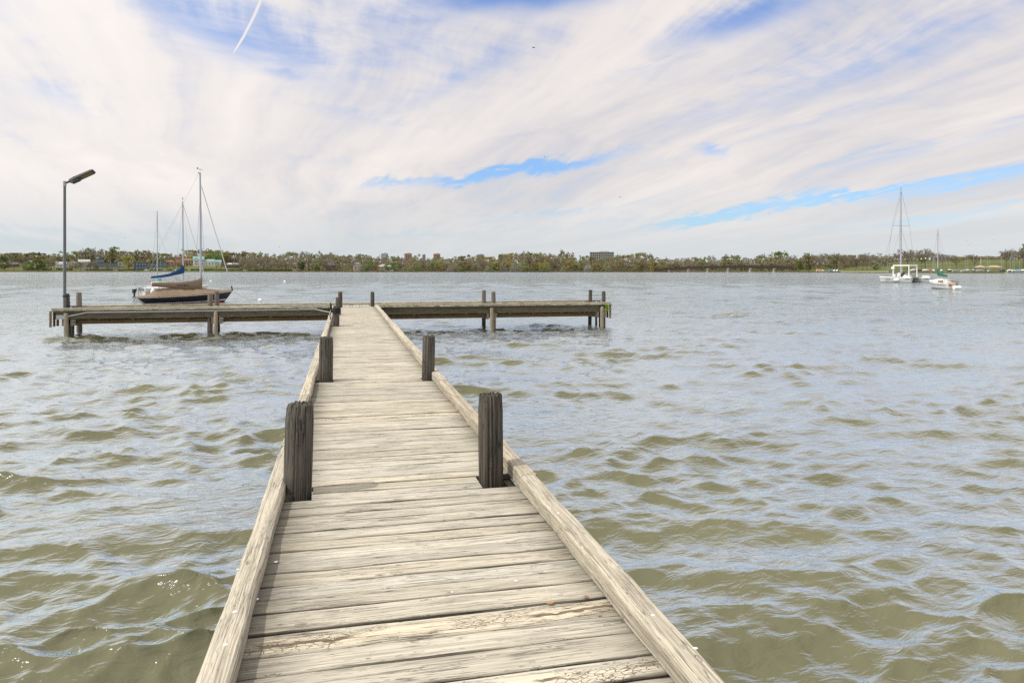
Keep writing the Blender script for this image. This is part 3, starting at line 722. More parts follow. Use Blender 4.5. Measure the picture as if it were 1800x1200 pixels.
# leafy plant growing out of the dock's right end
pl = thing('leafy_plant', (x_at(1066, T0 - 0.05), T0 - 0.06, DZ - 0.16), 0, 'bright green leafy plant growing out of the dock end', 'plant')
st, lf = MB(), MB(); r = random.Random(3)
for k in range(9):
    e = Vector((r.uniform(-0.13, 0.13), r.uniform(-0.16, -0.02), r.uniform(-0.12, 0.16)))
    st.tube([(0, 0.03, -0.02), e * 0.6 + Vector((0, 0, 0.03)), e], 0.005, 5)
    for q in range(3):
        c = e * r.uniform(0.75, 1.15) + Vector((r.uniform(-0.05, 0.05), r.uniform(-0.03, 0.03), r.uniform(-0.05, 0.05)))
        u = Vector((r.uniform(-1, 1), r.uniform(-1, 0.3), r.uniform(-1, 1))).normalized(); v = u.cross(Vector((r.uniform(-1, 1), 1, r.uniform(-1, 1)))).normalized()
        a, w = 0.055, 0.026
        lf.add([c - u * a, c + v * w, c + u * a, c - v * w], [(0, 1, 2, 3)])
st.build('stem', M['plant'], pl)
link('leaves', lf.mesh('leaves', M['plant']), pl)['kind'] = 'stuff'

# a few dry leaves on the boards
for i, (px_, py_, lab) in enumerate(((968, 1062, 'dry orange leaf lying on the cracked board by the right rail'), (978, 924, 'small dry orange leaf lying under the right rail'), (1030, 1050, 'tiny reddish leaf scrap lying on the cracked board'))):
    d = (HC - DZ) * F / (py_ - CY); p = P(px_, d, DZ + 0.006)
    b = MB(); b.add([(-0.022, 0, 0), (-0.004, 0.011, 0.005), (0.02, 0.002, 0.002), (0.0, -0.010, 0.004), (0.0, 0.0, 0.0)], [(0, 4, 1), (1, 4, 2), (2, 4, 3), (3, 4, 0)])
    o = b.build('dry_leaf', simple('dry_leaf_%s' % 'orange red'.split()[i == 2], (0.42, 0.20, 0.05) if i < 2 else (0.3, 0.10, 0.05), 0.8), None, p, (0, 0, i * 1.3))
    tag(o, lab, 'leaf', 'dry leaves on the deck')

# ------------------------------------------------------------------ boats
def hull_bands(L, B, fb_s, fb_b, mid, ovs, ovb, depth=0.28, tw=0.6, n=22, m=8):
    """Returns f(h0, h1): a shell strip between two height fractions (0 keel .. 1 sheer), plus the sheer line."""
    def pt(t, h, side):
        zs = fb_s + (fb_b - fb_s) * t - mid * 4 * t * (1 - t)
        bm = B / 2 * (tw * (1 - t) ** 2 + (1 - (2 * t - 0.86) ** 2 * (0.62 if t < 0.43 else 0.77)) * (1 - (1 - t) ** 2) if t < 0.43 else (1 - ((t - 0.43) / 0.57) ** 2.1))
        bm = max(bm, 0.012)
        z = -depth + (zs + depth) * h
        wl = max(0.0, (z + depth) / (zs + depth))
        full = wl ** 0.42
        x0 = ovs * (1 - wl); x1 = L - ovb * (1 - wl) ** 1.1
        return (x0 + (x1 - x0) * t, side * bm * (full if h > 0 else 0.02), z)
    def strip(h0, h1, push=0.0):
        mb = MB()
        hs = [h0 + (h1 - h0) * k / m for k in range(m + 1)]
        for sd in (-1, 1):
            mb.grid([[tuple((q[0], q[1] + sd * push, q[2])) for q in (pt(i / n, h, sd) for h in hs)] for i in range(n + 1)])
        mb.grid([[pt(0, h, -1), (pt(0, h, 1)[0] - 0.03, 0, pt(0, h, 1)[2]), pt(0, h, 1)] for h in hs])
        return mb
    return strip, pt
def wire(t, a, b, r=0.012, name='stay', mat='wire'):
    return MB().tube([a, b], r, 5).build(name, M[mat], t)
def text_mesh(body, size, mat, parent, loc, rot, name='lettering'):
    cu = bpy.data.curves.new(name, 'FONT'); cu.body = body; cu.size = size; cu.extrude = 0.003
    tmp = bpy.data.objects.new(name, cu); C.objects.link(tmp)
    dg = bpy.context.evaluated_depsgraph_get(); dg.update()
    me = bpy.data.meshes.new_from_object(tmp.evaluated_get(dg)); bpy.data.objects.remove(tmp)
    me.materials.clear(); me.materials.append(M[mat])
    return link(name, me, parent, loc, rot)
def place(name, a, b, label, cat='sailboat', group=None):
    """Thing standing at waterline point a with its X axis towards b."""
    v = b - a
    return thing(name, (a.x, a.y, 0), math.atan2(v.y, v.x), label, cat, group)
def sail_cover(mb, xs, n=10):
    """Soft roll along the boom: list of (x, z_low, z_high, half width)."""
    rows = []
    for (x, z0, z1, w) in xs:
        rows.append([(x + 0.01 * math.sin(k * 2.3 + x), w * math.cos(2 * math.pi * k / n) * (1 + 0.12 * math.sin(3 * x + k)), (z0 + z1) / 2 + (z1 - z0) / 2 * math.sin(2 * math.pi * k / n)) for k in range(n)])
    return mb.grid(rows, closed=True, ends=True)

# the navy sloop moored behind the left arm
A, Bp = P(236, 53.2), P(409, 58.6)
L = (Bp - A).length
nb = place('sailboat', A, Bp, 'navy blue sailboat with tan canvas covers moored behind the left arm of the dock')
strip, pt = hull_bands(L, 2.25, 0.58, 0.95, 0.09, 1.15, 0.95, tw=0.55)
f0 = 0.28 / (0.28 + 0.6)
strip(0.0, f0 + 0.07).build('bottom_paint', M['red'], nb, smooth=True)
strip(f0 + 0.07, f0 + 0.13).build('waterline_stripe', M['white'], nb, smooth=True)
strip(f0 + 0.13, 0.93).build('hull', M['navy'], nb, smooth=True)
strip(0.93, 1.0, 0.004).build('gunwale_stripe', M['offwhite'], nb, smooth=True)
tr = MB(); hs = [0.5 + 0.5 * k / 5 for k in range(6)]
tr.grid([[(q[0] - 0.045, q[1] * 0.97, q[2]) for q in (pt(0, h, -1), pt(0, h, -0.33), pt(0, h, 0.33), pt(0, h, 1))] for h in hs]).build('transom', M['offwhite'], nb)
dk_ = MB().grid([[(lambda q0, q1, w: (q0[0], q0[1] + (q1[1] - q0[1]) * w, q0[2] - 0.012 + 0.05 * math.sin(math.pi * w)))(pt(i / 22, 1, -1), pt(i / 22, 1, 1), k / 6) for k in range(7)] for i in range(23)])
dk_.build('deck', M['offwhite'], nb, smooth=True)
ridge = [(0.0, 0.03), (0.06, 0.05), (0.13, 0.18), (0.20, 0.50), (0.27, 0.60), (0.40, 0.56), (0.50, 0.46), (0.56, 0.40), (0.60, 0.48), (0.68, 0.40), (0.76, 0.30), (0.85, 0.16), (0.93, 0.08), (1.0, 0.035)]
cv = MB(); rows = []
for i in range(45):
    t_ = i / 44
    rz_ = float(np.interp(t_, [a for a, _ in ridge], [b for _, b in ridge])) + 0.018 * math.sin(i * 1.7) * (0.12 < t_ < 0.95)
    a0, a1 = pt(t_, 1, -1), pt(t_, 1, 1); row = []
    for k in range(11):
        w = k / 10; tent = (1 - abs(2 * w - 1)) ** 0.8
        row.append((a0[0] + 0.0, (a0[1] + (a1[1] - a0[1]) * w) * 1.02, a0[2] + 0.02 + rz_ * tent + 0.012 * math.sin(i * 0.9 + k * 1.3)))
    rows.append(row)
cv.grid(rows).build('deck_cover', M['tan'], nb, smooth=True)
MB().tube([(pt(i / 22, 1, -1)[0], pt(i / 22, 1, -1)[1] * 1.01, pt(i / 22, 1, -1)[2] + 0.005) for i in range(23)], 0.022, 6).build('toe_rail', M['teak'], nb)
xm = L * 0.655
mast = MB().tube([(xm, 0, 0.7), (xm - 0.02, 0, 6), (xm - 0.06, 0, 10.35)], [0.085, 0.08, 0.062], 10).build('mast', M['alu'], nb, smooth=True)
MB().box((xm - 0.04, 0, 4.35), (0.05, 1.35, 0.035)).build('spreader', M['alu'], mast)
MB().tube([(xm - 0.06, 0, 10.3), (xm - 0.06, 0, 10.72)], 0.008, 5).tube([(xm - 0.28, 0, 10.66), (xm + 0.18, 0, 10.62)], 0.012, 5).ball((xm - 0.27, 0, 10.72), 0.06, 8, 5).build('wind_vane', M['black'], mast)
MB().box((xm - 0.13, 0, 10.34), (0.20, 0.06, 0.07)).build('masthead_crane', M['galv'], mast)
wire(nb, (xm + 0.08, 0, 9.2), (L - 0.10, 0, 1.30), 0.036, 'furled_jib', 'offwhite')
wire(nb, (L - 0.10, 0, 1.30), (L - 0.02, 0, 0.92), 0.055, 'furler_drum', 'black')
wire(nb, (xm + 0.05, 0, 9.35), (L - 0.12, 0, 1.5), 0.014, 'stay')
for s in (-1, 1):
    wire(nb, (xm - 0.04, s * 0.67, 4.35), (xm - 0.05, 0, 8.9)); wire(nb, (xm - 0.04, s * 0.67, 4.35), (xm - 0.15, s * 1.02, 0.72))
wire(nb, (xm - 0.16, 0, 10.3), (0.05, 0, 0.6), 0.008)
boom = MB().tube([(xm - 0.1, 0, 1.32), (1.25, 0, 1.50)], 0.05, 8).build('boom', M['alu'], nb)
sc = sail_cover(MB(), [(1.22, 1.42, 1.58, 0.06), (1.26, 1.38, 1.68, 0.10), (1.6, 1.33, 1.69, 0.13), (2.2, 1.27, 1.69, 0.145), (2.9, 1.20, 1.69, 0.15), (3.5, 1.13, 1.70, 0.16), (3.9, 1.10, 1.77, 0.17), (4.2, 1.10, 1.78, 0.18), (4.5, 1.10, 1.86, 0.18), (xm - 0.25, 1.08, 1.88, 0.17), (xm - 0.05, 1.08, 2.02, 0.16), (xm + 0.06, 1.08, 2.32, 0.12), (xm + 0.1, 1.08, 2.2, 0.06)]).build('sail_cover', M['tan'], nb, smooth=True)
text_mesh('JAZZBOL', 0.22, 'letter_dark', sc, (3.05, -0.172, 1.37), (math.pi / 2, 0, 0))
MB().tube([(1.75, 0, 0.95), (1.75, 0, 1.4)], 0.025, 6).tube([(2.75, 0, 0.95), (2.75, 0, 1.25)], 0.02, 6).build('boom_strut', M['black'], nb)

# the white cruiser behind it
A, Bp = P(246, 67.5), P(366, 73.5); L2 = (Bp - A).length
wb = place('sailboat', A, Bp, 'white sailboat with a blue sail cover moored behind the navy one')
strip, pt = hull_bands(L2, 2.5, 0.92, 1.06, 0.05, 0.2, 0.8, tw=0.78)
strip(0.0, 0.30).build('bottom_paint', M['black'], wb, smooth=True)
strip(0.30, 1.0).build('hull', M['offwhite'], wb, smooth=True)
MB().grid([[(lambda q0, q1, w: (q0[0], q0[1] + (q1[1] - q0[1]) * w, q0[2] - 0.01 + 0.05 * math.sin(math.pi * w)))(pt(i / 22, 1, -1), pt(i / 22, 1, 1), k / 6) for k in range(7)] for i in range(23)]).build('deck', M['white'], wb, smooth=True)
cb = MB(); rows = []
for x, w, h in ((1.9, 0.75, 0.36), (2.1, 0.8, 0.44), (3.6, 0.8, 0.42), (4.9, 0.62, 0.30), (5.6, 0.42, 0.10)):
    z = 0.9
    rows.append([(x, -w, z), (x, -w * 0.9, z + h * 0.8), (x, -w * 0.7, z + h), (x, w * 0.7, z + h), (x, w * 0.9, z + h * 0.8), (x, w, z)])
cbo = cb.grid(rows, ends=True).build('cabin', M['white'], wb, smooth=True)
for s in (-1, 1): MB().box((3.0, s * 0.775, 1.13), (1.3, 0.03, 0.16)).build('window', M['glass_dark'], cbo)
for s in (-1, 1): strip(0.90, 0.945, 0.006)
MB().box((-0.06, 0, 0.80), (0.05, 1.5, 0.09)).build('transom_stripe', M['navy'], wb)
rd = MB().box((-0.14, 0.05, 0.42), (0.16, 0.05, 1.1)).build('rudder', M['offwhite'], wb)
ob = MB().box((-0.22, 0.62, 0.62), (0.25, 0.26, 0.36)).box((-0.2, 0.62, 0.2), (0.12, 0.1, 0.7)).build('outboard_motor', M['black'], wb)
MB().ball((0.55, -1.22, 0.50), 0.27, 10, 8, (0.8, 0.7, 1.5)).build('fender', M['white'], wb, smooth=True)
pp = MB(); n_ = 8
for s in (-1, 1):
    pp.tube([(0.05, s * 0.95, 0.95), (0.05, s * 0.95, 1.5), (0.9, s * 1.1, 1.5), (0.9, s * 1.1, 0.95)], 0.018, 5)
    pp.tube([(L2 - 1.1, s * 0.45, 1.0), (L2 - 1.0, s * 0.42, 1.5), (L2 - 0.05, 0, 1.62)], 0.018, 5); pp.tube([(L2 - 0.4, s * 0.2, 1.05), (L2 - 0.4, s * 0.2, 1.58)], 0.015, 5)
    for x in (2.2, 3.4, 4.6): pp.tube([(x, s * 1.15, 0.95), (x, s * 1.15, 1.5)], 0.013, 5)
    pp.tube([(0.9, s * 1.1, 1.5), (2.2, s * 1.15, 1.5), (3.4, s * 1.15, 1.5), (4.6, s * 1.05, 1.5), (L2 - 1.0, s * 0.42, 1.5)], 0.008, 4)
pp.build('guard_rail', M['galv'], wb)
text_mesh('Catalina', 0.34, 'letter_blue', wb, (1.05, -1.26, 0.45), (math.pi / 2, 0, 0))
xm = L2 * 0.615
mast = MB().tube([(xm, 0, 1.3), (xm - 0.03, 0, 5), (xm - 0.07, 0, 9.45)], [0.075, 0.07, 0.055], 10).build('mast', M['alu'], wb, smooth=True)
MB().box((xm - 0.03, 0, 4.35), (0.05, 1.9, 0.035)).build('spreader', M['alu'], mast)
MB().tube([(xm - 0.07, 0, 9.4), (xm - 0.07, 0, 9.9)], 0.01, 5).ball((xm - 0.07, 0, 9.72), 0.05, 8, 5).tube([(xm - 0.2, 0, 9.86), (xm + 0.1, 0, 9.82)], 0.01, 5).build('wind_vane', M['black'], mast)
wire(wb, (xm, 0, 9.1), (L2 - 0.1, 0, 1.15), 0.03, 'furled_jib', 'offwhite')
for s in (-1, 1):
    wire(wb, (xm - 0.03, s * 0.95, 4.35), (xm - 0.06, 0, 9.2), 0.009); wire(wb, (xm - 0.03, s * 0.95, 4.35), (xm - 0.1, s * 1.18, 0.95), 0.009); wire(wb, (xm - 0.04, 0, 9.35), (0.1, s * 0.9, 0.95), 0.008)
MB().tube([(xm - 0.08, 0, 2.28), (1.05, 0, 1.92)], 0.045, 8).build('boom', M['alu'], wb)
sail_cover(MB(), [(1.05, 1.84, 1.98, 0.07), (1.2, 1.82, 2.04, 0.12), (2.0, 1.86, 2.12, 0.13), (2.9, 1.98, 2.28, 0.14), (3.6, 2.12, 2.56, 0.15), (4.1, 2.2, 2.84, 0.15), (xm - 0.18, 2.28, 3.1, 0.14), (xm + 0.02, 2.2, 3.18, 0.11), (xm + 0.1, 2.3, 3.15, 0.05)]).build('sail_cover', M['blue_canvas'], wb, smooth=True)
wire(wb, (3.0, 0, 2.1), (xm - 0.05, 0, 1.4), 0.012, 'boom_vang', 'black')

# the third mast: a small white boat hidden behind the other two
A, Bp = P(264, 90), P(297, 93.5); L3 = (Bp - A).length + 2.0
tb = place('sailboat', A, Bp, 'bare thin mast of the white sailboat farthest behind the navy one')
strip, pt = hull_bands(L3, 1.9, 0.62, 0.75, 0.04, 0.2, 0.6, tw=0.75)
strip(0, 1).build('hull', M['white'], tb, smooth=True)
MB().box((1.7, 0, 0.88), (1.7, 1.1, 0.5)).build('cabin', M['white'], tb)
MB().box((1.75, 0.1, 1.36), (0.42, 0.4, 0.30)).build('hatch_cover', M['teal'], tb)
MB().tube([(1.32, 0, 0.9), (1.30, 0, 10.2)], [0.065, 0.05], 8).build('mast', M['alu'], tb, smooth=True)
for s in (-1, 1): wire(tb, (1.3, 0, 10.0), (1.1, s * 0.85, 0.7), 0.008); 
wire(tb, (1.3, 0, 10.1), (-0.1 + 0.2, 0, 0.7), 0.008); wire(tb, (1.3, 0, 8.0), (L3 - 0.2, 0, 0.8), 0.008)

# the catamaran off the right shore
A, Bp = P(1603, 146.5), P(1549, 151.5)
v = (Bp - A); LC = v.length + 0.4
col_grey = simple('worn_grey_gelcoat', (0.44, 0.45, 0.45), 0.45, 0.15, 2)
ct = thing('catamaran', (A.x, A.y, 0), math.atan2(v.y, v.x), 'grey and white catamaran with a very tall mast and a white frame', 'catamaran')
strip, pt = hull_bands(LC, 1.25, 1.0, 1.28, 0.10, 0.15, 0.45, tw=0.8)
Wd = 5.0
for s in (0, 1):
    off = Vector((-1.6 * s, -Wd * s - 0.0, 0))
    hm = strip(0.0, 0.93); hm.v = [tuple(Vector(q) + off) for q in hm.v]
    h = hm.build('hull', col_grey, ct, smooth=True)
    hm = strip(0.0, 0.26, 0.006); hm.v = [tuple(Vector(q) + off) for q in hm.v]
    hm.build('bottom_paint', M['black'], h, smooth=True)
    hm = strip(0.93, 1.0, 0.01); hm.v = [tuple(Vector(q) + off) for q in hm.v]
    hm.build('rub_rail', M['white'], h, smooth=True)
    gd = MB().grid([[(lambda q0, q1, w: (q0[0] + off.x, q0[1] + (q1[1] - q0[1]) * w + off.y, q0[2] + 0.05 * math.sin(math.pi * w)))(pt(i / 22, 1, -1), pt(i / 22, 1, 1), k / 4) for k in range(5)] for i in range(23)])
    gd.build('deck', M['white'], h, smooth=True)
    MB().box((LC * 0.72 + off.x, off.y + 0.60, 0.85), (1.25, 0.06, 0.10)).box((0.7 + off.x, off.y + 0.56, 0.85), (0.9, 0.06, 0.10)).build('side_stripe', M['glass_blue'], h)
    bx_ = MB().box((0.9 + off.x, off.y, 1.22), (1.4, 0.9, 0.42)).build('hull_hatch', M['white'], h)
MB().box((2.9, -Wd / 2, 1.08), (4.6, Wd - 1.0, 0.16)).build('bridge_deck', simple('sandy_deck', (0.52, 0.47, 0.37), 0.7), ct)
for x in (1.2, 5.0): MB().box((x, -Wd / 2, 0.92), (0.22, Wd - 0.9, 0.22)).build('cross_beam', M['black'], ct)
fr = MB()
fx = [0.9, 4.0]
for x in fx:
    for yy in (-0.7, -Wd + 0.7): fr.tube([(x, yy, 1.1), (x, yy, 3.55)], 0.11, 8)
    fr.tube([(x, -0.62, 3.55), (x, -Wd + 0.62, 3.55)], 0.11, 8)
for yy in (-0.7, -Wd + 0.7): fr.tube([(0.8, yy, 3.55), (4.1, yy, 3.55)], 0.12, 8)
fr.build('arch_frame', M['white'], ct, smooth=True)
MB().ball((4.0, -0.4, 3.0), 0.36, 12, 8, (1, 1, 0.9)).tube([(4.0, -0.45, 1.2), (4.0, -0.45, 2.8)], 0.08, 8).build('radar_dome', M['white'], ct, smooth=True)
MB().ball((2.9, 0.55, 0.55), 0.42, 10, 7, (1.5, 0.7, 0.75)).build('fender', M['white'], ct, smooth=True)
r = random.Random(9)
for k in range(17):
    q = (r.uniform(0.6, LC - 1.6), r.uniform(-Wd + 0.7, -0.3), 1.16); w = (r.uniform(0.3, 0.8), r.uniform(0.3, 0.6), r.uniform(0.5, 1.1))
    MB().grid([[(a * w[0] * f / 2, b * w[1] * f / 2, z * w[2]) for a, b in ((-1, -0.7), (-0.7, -1), (0.7, -1), (1, -0.7), (1, 0.7), (0.7, 1), (-0.7, 1), (-1, 0.7))] for z, f in ((0, 1), (0.7, 1), (0.95, 0.8), (1.0, 0.5))], closed=True, ends=True).build('deck_bag' if k % 3 else 'deck_box', M['offwhite' if k % 3 == 0 else 'grey' if k % 3 == 1 else 'metal_dark'], ct, q, (0, 0, r.uniform(0, 1.5)))
MB().tube([(3.5, 0.62, 0.3), (3.5, 0.62, 1.2)], 0.03, 5).tube([(3.1, 0.62, 0.3), (3.1, 0.62, 1.2)], 0.03, 5).build('boarding_ladder', M['galv'], ct)
xm, ym = 3.35, -Wd / 2
mast = MB().tube([(xm, ym, 1.15), (xm, ym, 10), (xm, ym, 20.2)], [0.17, 0.16, 0.12], 10).build('mast', M['alu'], ct, smooth=True)
hv = (Bp - A).normalized(); rl = Vector((cs * hv.x - sn * hv.y, -cs * hv.y - sn * hv.x, 0))   # across the view, in the boat's frame
for s in (-1, 1):
    MB().tube([(xm, ym, 12.0), (xm + s * rl.x * 1.85, ym + s * rl.y * 1.85, 12.05)], 0.05, 6).build('spreader', M['alu'], mast)
    e = (xm + s * rl.x * 1.85, ym + s * rl.y * 1.85, 12.05); ft = (xm + s * rl.x * 3.1, ym + s * rl.y * 3.1, 1.2)
    wire(ct, (xm, ym, 19.6), e, 0.026); wire(ct, e, ft, 0.026); wire(ct, (xm, ym, 11.8), ft, 0.022)
wire(ct, (xm, ym, 18.5), (LC - 0.2, -0.2, 1.3), 0.024); wire(ct, (xm, ym, 18.5), (LC - 1.6, -Wd, 1.3), 0.024)

# small white sailboat beside it
A, Bp = P(1673, 97.3), P(1635, 103.6); L5 = (Bp - A).length
sb = place('sailboat', A, Bp, 'small white sailboat with a blue stripe and green sail cover', group=None)
strip, pt = hull_bands(L5, 2.35, 0.86, 1.18, 0.05, 0.05, 0.55, tw=0.82)
strip(0, 0.29).build('bottom_paint', simple('brown_bottom_paint', (0.09, 0.06, 0.035), 0.6), sb, smooth=True)
strip(0.29, 0.66).build('hull', M['white'], sb, smooth=True)
strip(0.66, 0.75, 0.003).build('hull_stripe', M['stripe_blue'], sb, smooth=True)
strip(0.75, 1.0).build('topside', M['white'], sb, smooth=True)
MB().grid([[(lambda q0, q1, w: (q0[0], q0[1] + (q1[1] - q0[1]) * w, q0[2] - 0.01 + 0.05 * math.sin(math.pi * w)))(pt(i / 22, 1, -1), pt(i / 22, 1, 1), k / 6) for k in range(7)] for i in range(23)]).build('deck', M['white'], sb, smooth=True)
rows = []
for x, w, h in ((2.0, 0.7, 0.32), (2.1, 0.72, 0.40), (3.6, 0.7, 0.36), (5.0, 0.5, 0.16)):
    rows.append([(x, -w, 0.95), (x, -w * 0.9, 0.95 + h * 0.8), (x, -w * 0.65, 0.98 + h), (x, w * 0.65, 0.98 + h), (x, w * 0.9, 0.95 + h * 0.8), (x, w, 0.95)])
cbo = MB().grid(rows, ends=True).build('cabin', M['white'], sb, smooth=True)
for s in (-1, 1): MB().box((1.3, s * 0.86, 1.02), (1.5, 0.05, 0.30)).build('coaming', M['teak'], sb)
MB().box((-0.045, 0, 0.50), (0.04, 1.55, 0.66)).build('transom', M['offwhite'], sb)
MB().ball((-0.08, 0.25, 0.55), 0.24, 10, 6, (0.12, 1, 0.9)).build('transom_badge', M['teak'], sb)
MB().box((-0.14, -0.1, 0.3), (0.16, 0.06, 0.9)).build('rudder', M['teak'], sb)
MB().box((-0.25, -0.55, 0.85), (0.3, 0.28, 0.4)).box((-0.25, -0.55, 0.35), (0.12, 0.12, 0.8)).build('outboard_motor', M['grey'], sb)
pp = MB()
for s in (-1, 1):
    pp.tube([(0.05, s * 0.9, 0.86), (0.0, s * 0.9, 1.45), (-0.1, 0, 1.5)], 0.018, 5); pp.tube([(0.05, s * 0.9, 1.45), (1.2, s * 1.0, 0.9)], 0.015, 5)
    pp.tube([(L5 - 1.2, s * 0.45, 1.1), (L5 - 1.1, s * 0.42, 1.6), (L5 - 0.05, 0, 1.75)], 0.018, 5); pp.tube([(L5 - 0.5, s * 0.2, 1.1), (L5 - 0.5, s * 0.2, 1.68)], 0.015, 5)
pp.build('guard_rail', M['galv'], sb)
xm = 4.0
MB().tube([(xm, 0, 1.25), (xm, 0, 8.4)], [0.075, 0.055], 8).build('mast', M['alu'], sb, smooth=True)
for s in (-1, 1): wire(sb, (xm, 0, 8.2), (xm - 0.15, s * 1.12, 1.0), 0.01)
wire(sb, (xm, 0, 8.3), (L5 - 0.1, 0, 1.2), 0.012); wire(sb, (xm, 0, 8.35), (0, 0, 0.9), 0.01)
MB().tube([(xm, 0, 1.95), (1.3, 0, 1.78)], 0.04, 6).build('boom', M['alu'], sb)
sail_cover(MB(), [(1.25, 1.70, 1.84, 0.08), (1.5, 1.66, 1.96, 0.14), (2.6, 1.70, 2.12, 0.17), (3.2, 1.74, 2.35, 0.18), (xm - 0.3, 1.78, 2.75, 0.17), (xm + 0.05, 1.8, 3.0, 0.12), (xm + 0.12, 1.9, 2.9, 0.05)]).build('sail_cover', M['green_canvas'], sb, smooth=True)
fl = MB().tube([(0, 0, 0), (0, 0, 0.02), (0.95, 0, 0.02), (0.97, 0, 0)], [0.1, 0.26, 0.26, 0.1], 10)
o = MB().tube([(-0.5, 0, 0.22), (-0.45, 0, 0.22), (0.45, 0, 0.22), (0.5, 0, 0.22)], [0.12, 0.27, 0.27, 0.12], 12).build('float_drum', M['white'], None, P(1682, 96.5), (0, 0, -0.2), smooth=True)
tag(o, 'white drum float lying in the water behind the small white sailboat', 'float')

# mooring buoys and the near boat's line
def buoy(px, py, r, lab):
    d = HC * F / (py - CY)
    o = MB().ball((0, 0, 0.35 * r), r, 14, 10, (1.15, 1.15, 0.95)).tube([(0, 0, r * 1.1), (0, 0, r * 1.5)], r * 0.16, 6).build('mooring_buoy', M['white'], None, P(px, d), smooth=True)
    tag(o, lab, 'buoy', 'white mooring buoys')
    return o
buoy(457, 529, 0.16, 'white mooring buoy nearest the dock, ahead of the navy sailboat')
buoy(500.5, 495.5, 0.24, 'white mooring buoy far out, alone in open water left of the walkway')
buoy(370.5, 494.5, 0.22, 'small white mooring buoy beyond the bow rail of the white sailboat')
b0 = P(410, 58.5, 0.83); b1 = P(457, HC * F / (529 - CY), 0.1)
o = MB().tube([b0, b0.lerp(b1, 0.35) - Vector((0, 0, 0.20)), b0.lerp(b1, 0.65) - Vector((0, 0, 0.22)), b1], 0.014, 5).build('mooring_line', M['rope'])
tag(o, 'thin mooring line running from the navy sailboat\'s bow down to a buoy', 'rope')

# ------------------------------------------------------------------ trees
def crown_mesh(kind, seed, matname):
    """Unit crown: about 1 wide and 1 high, base of the whole tree at z = 0."""
    r = random.Random(seed); mb = MB()
    if kind == 'leafy':
        lobes = []
        for k in range(18):
            a, z = r.uniform(0, 6.28), r.uniform(0.20, 0.90)
            rad_ = 0.36 * math.sqrt(max(0.05, 1 - ((z - 0.52) / 0.46) ** 2)) * r.uniform(0.45, 1.05)
            lobes.append((Vector((rad_ * math.cos(a), rad_ * math.sin(a), z)), r.uniform(0.10, 0.17)))
        for c, lr in lobes:
            for q in range(34):
                d = Vector((r.gauss(0, 1), r.gauss(0, 1), r.gauss(0, 1))).normalized() * lr * r.uniform(0.45, 1.1)
                p = c + Vector((d.x, d.y, d.z * 0.8)); s = r.uniform(0.024, 0.046)
                u = Vector((r.gauss(0, 1), r.gauss(0, 1), r.gauss(0, 1))).normalized(); v = u.orthogonal().normalized()
                v = (v * math.cos(q) + u.cross(v) * math.sin(q))
                mb.add([p - u * s, p + v * s, p + u * s, p - v * s], [(0, 1, 2, 3)])
    elif kind == 'bare':
        def twig(p, d, ln, w, lev):
            e = p + d * ln
            side = d.cross(Vector((r.gauss(0, 1), r.gauss(0, 1), r.gauss(0, 1)))).normalized() * w
            mb.add([p - side, p + side, e + side * 0.5, e - side * 0.5], [(0, 1, 2, 3)])
            if lev == 0: return
            for k in range(4 if lev > 1 else 5):
                nd = (d + Vector((r.gauss(0, 0.55), r.gauss(0, 0.55), r.gauss(0.12, 0.42)))).normalized()
                twig(p + d * ln * r.uniform(0.55, 1.0), nd, ln * r.uniform(0.55, 0.78), w * 0.72, lev - 1)
        for k in range(5):
            a = k * 1.257 + r.uniform(-0.4, 0.4)
            d = Vector((0.55 * math.cos(a), 0.55 * math.sin(a), r.uniform(0.6, 1.1))).normalized()
            twig(Vector((0, 0, r.uniform(0.24, 0.42))), d, r.uniform(0.2, 0.27), 0.013, 3)
        zs = [v[2] for v in mb.v]; xs = [max(abs(v[0]), abs(v[1])) for v in mb.v]
        kz, kx = 1 / max(zs), 0.5 / max(xs)
        mb.v = [(v[0] * kx, v[1] * kx, v[2] * kz) for v in mb.v]
    elif kind == 'cone':
        for k in range(420):
            z = r.uniform(0.12, 1.0); rr = 0.42 * (1.02 - z) ** 0.8 * math.sqrt(r.uniform(0.3, 1))
            a = r.uniform(0, 6.28); p = Vector((rr * math.cos(a), rr * math.sin(a), z)); s = r.uniform(0.016, 0.034)
            u = Vector((r.gauss(0, 1), r.gauss(0, 1), r.gauss(0, 1))).normalized(); v = u.orthogonal().normalized()
            mb.add([p - u * s, p + v * s, p + u * s, p - v * s], [(0, 1, 2, 3)])
    elif kind == 'bush':
        for k in range(420):
            d = Vector((r.gauss(0, 1), r.gauss(0, 1), abs(r.gauss(0, 1)))).normalized() * r.uniform(0.6, 1.0) ** 0.5
            p = Vector((d.x * 0.48, d.y * 0.48, 0.05 + d.z * 0.85 * (1 + 0.18 * math.sin(5 * d.x + seed)))); s = r.uniform(0.022, 0.05)
            u = Vector((r.gauss(0, 1), r.gauss(0, 1), r.gauss(0, 1))).normalized(); v = u.orthogonal().normalized()
            mb.add([p - u * s, p + v * s, p + u * s, p - v * s], [(0, 1, 2, 3)])
    return mb.mesh('crown', M[matname])
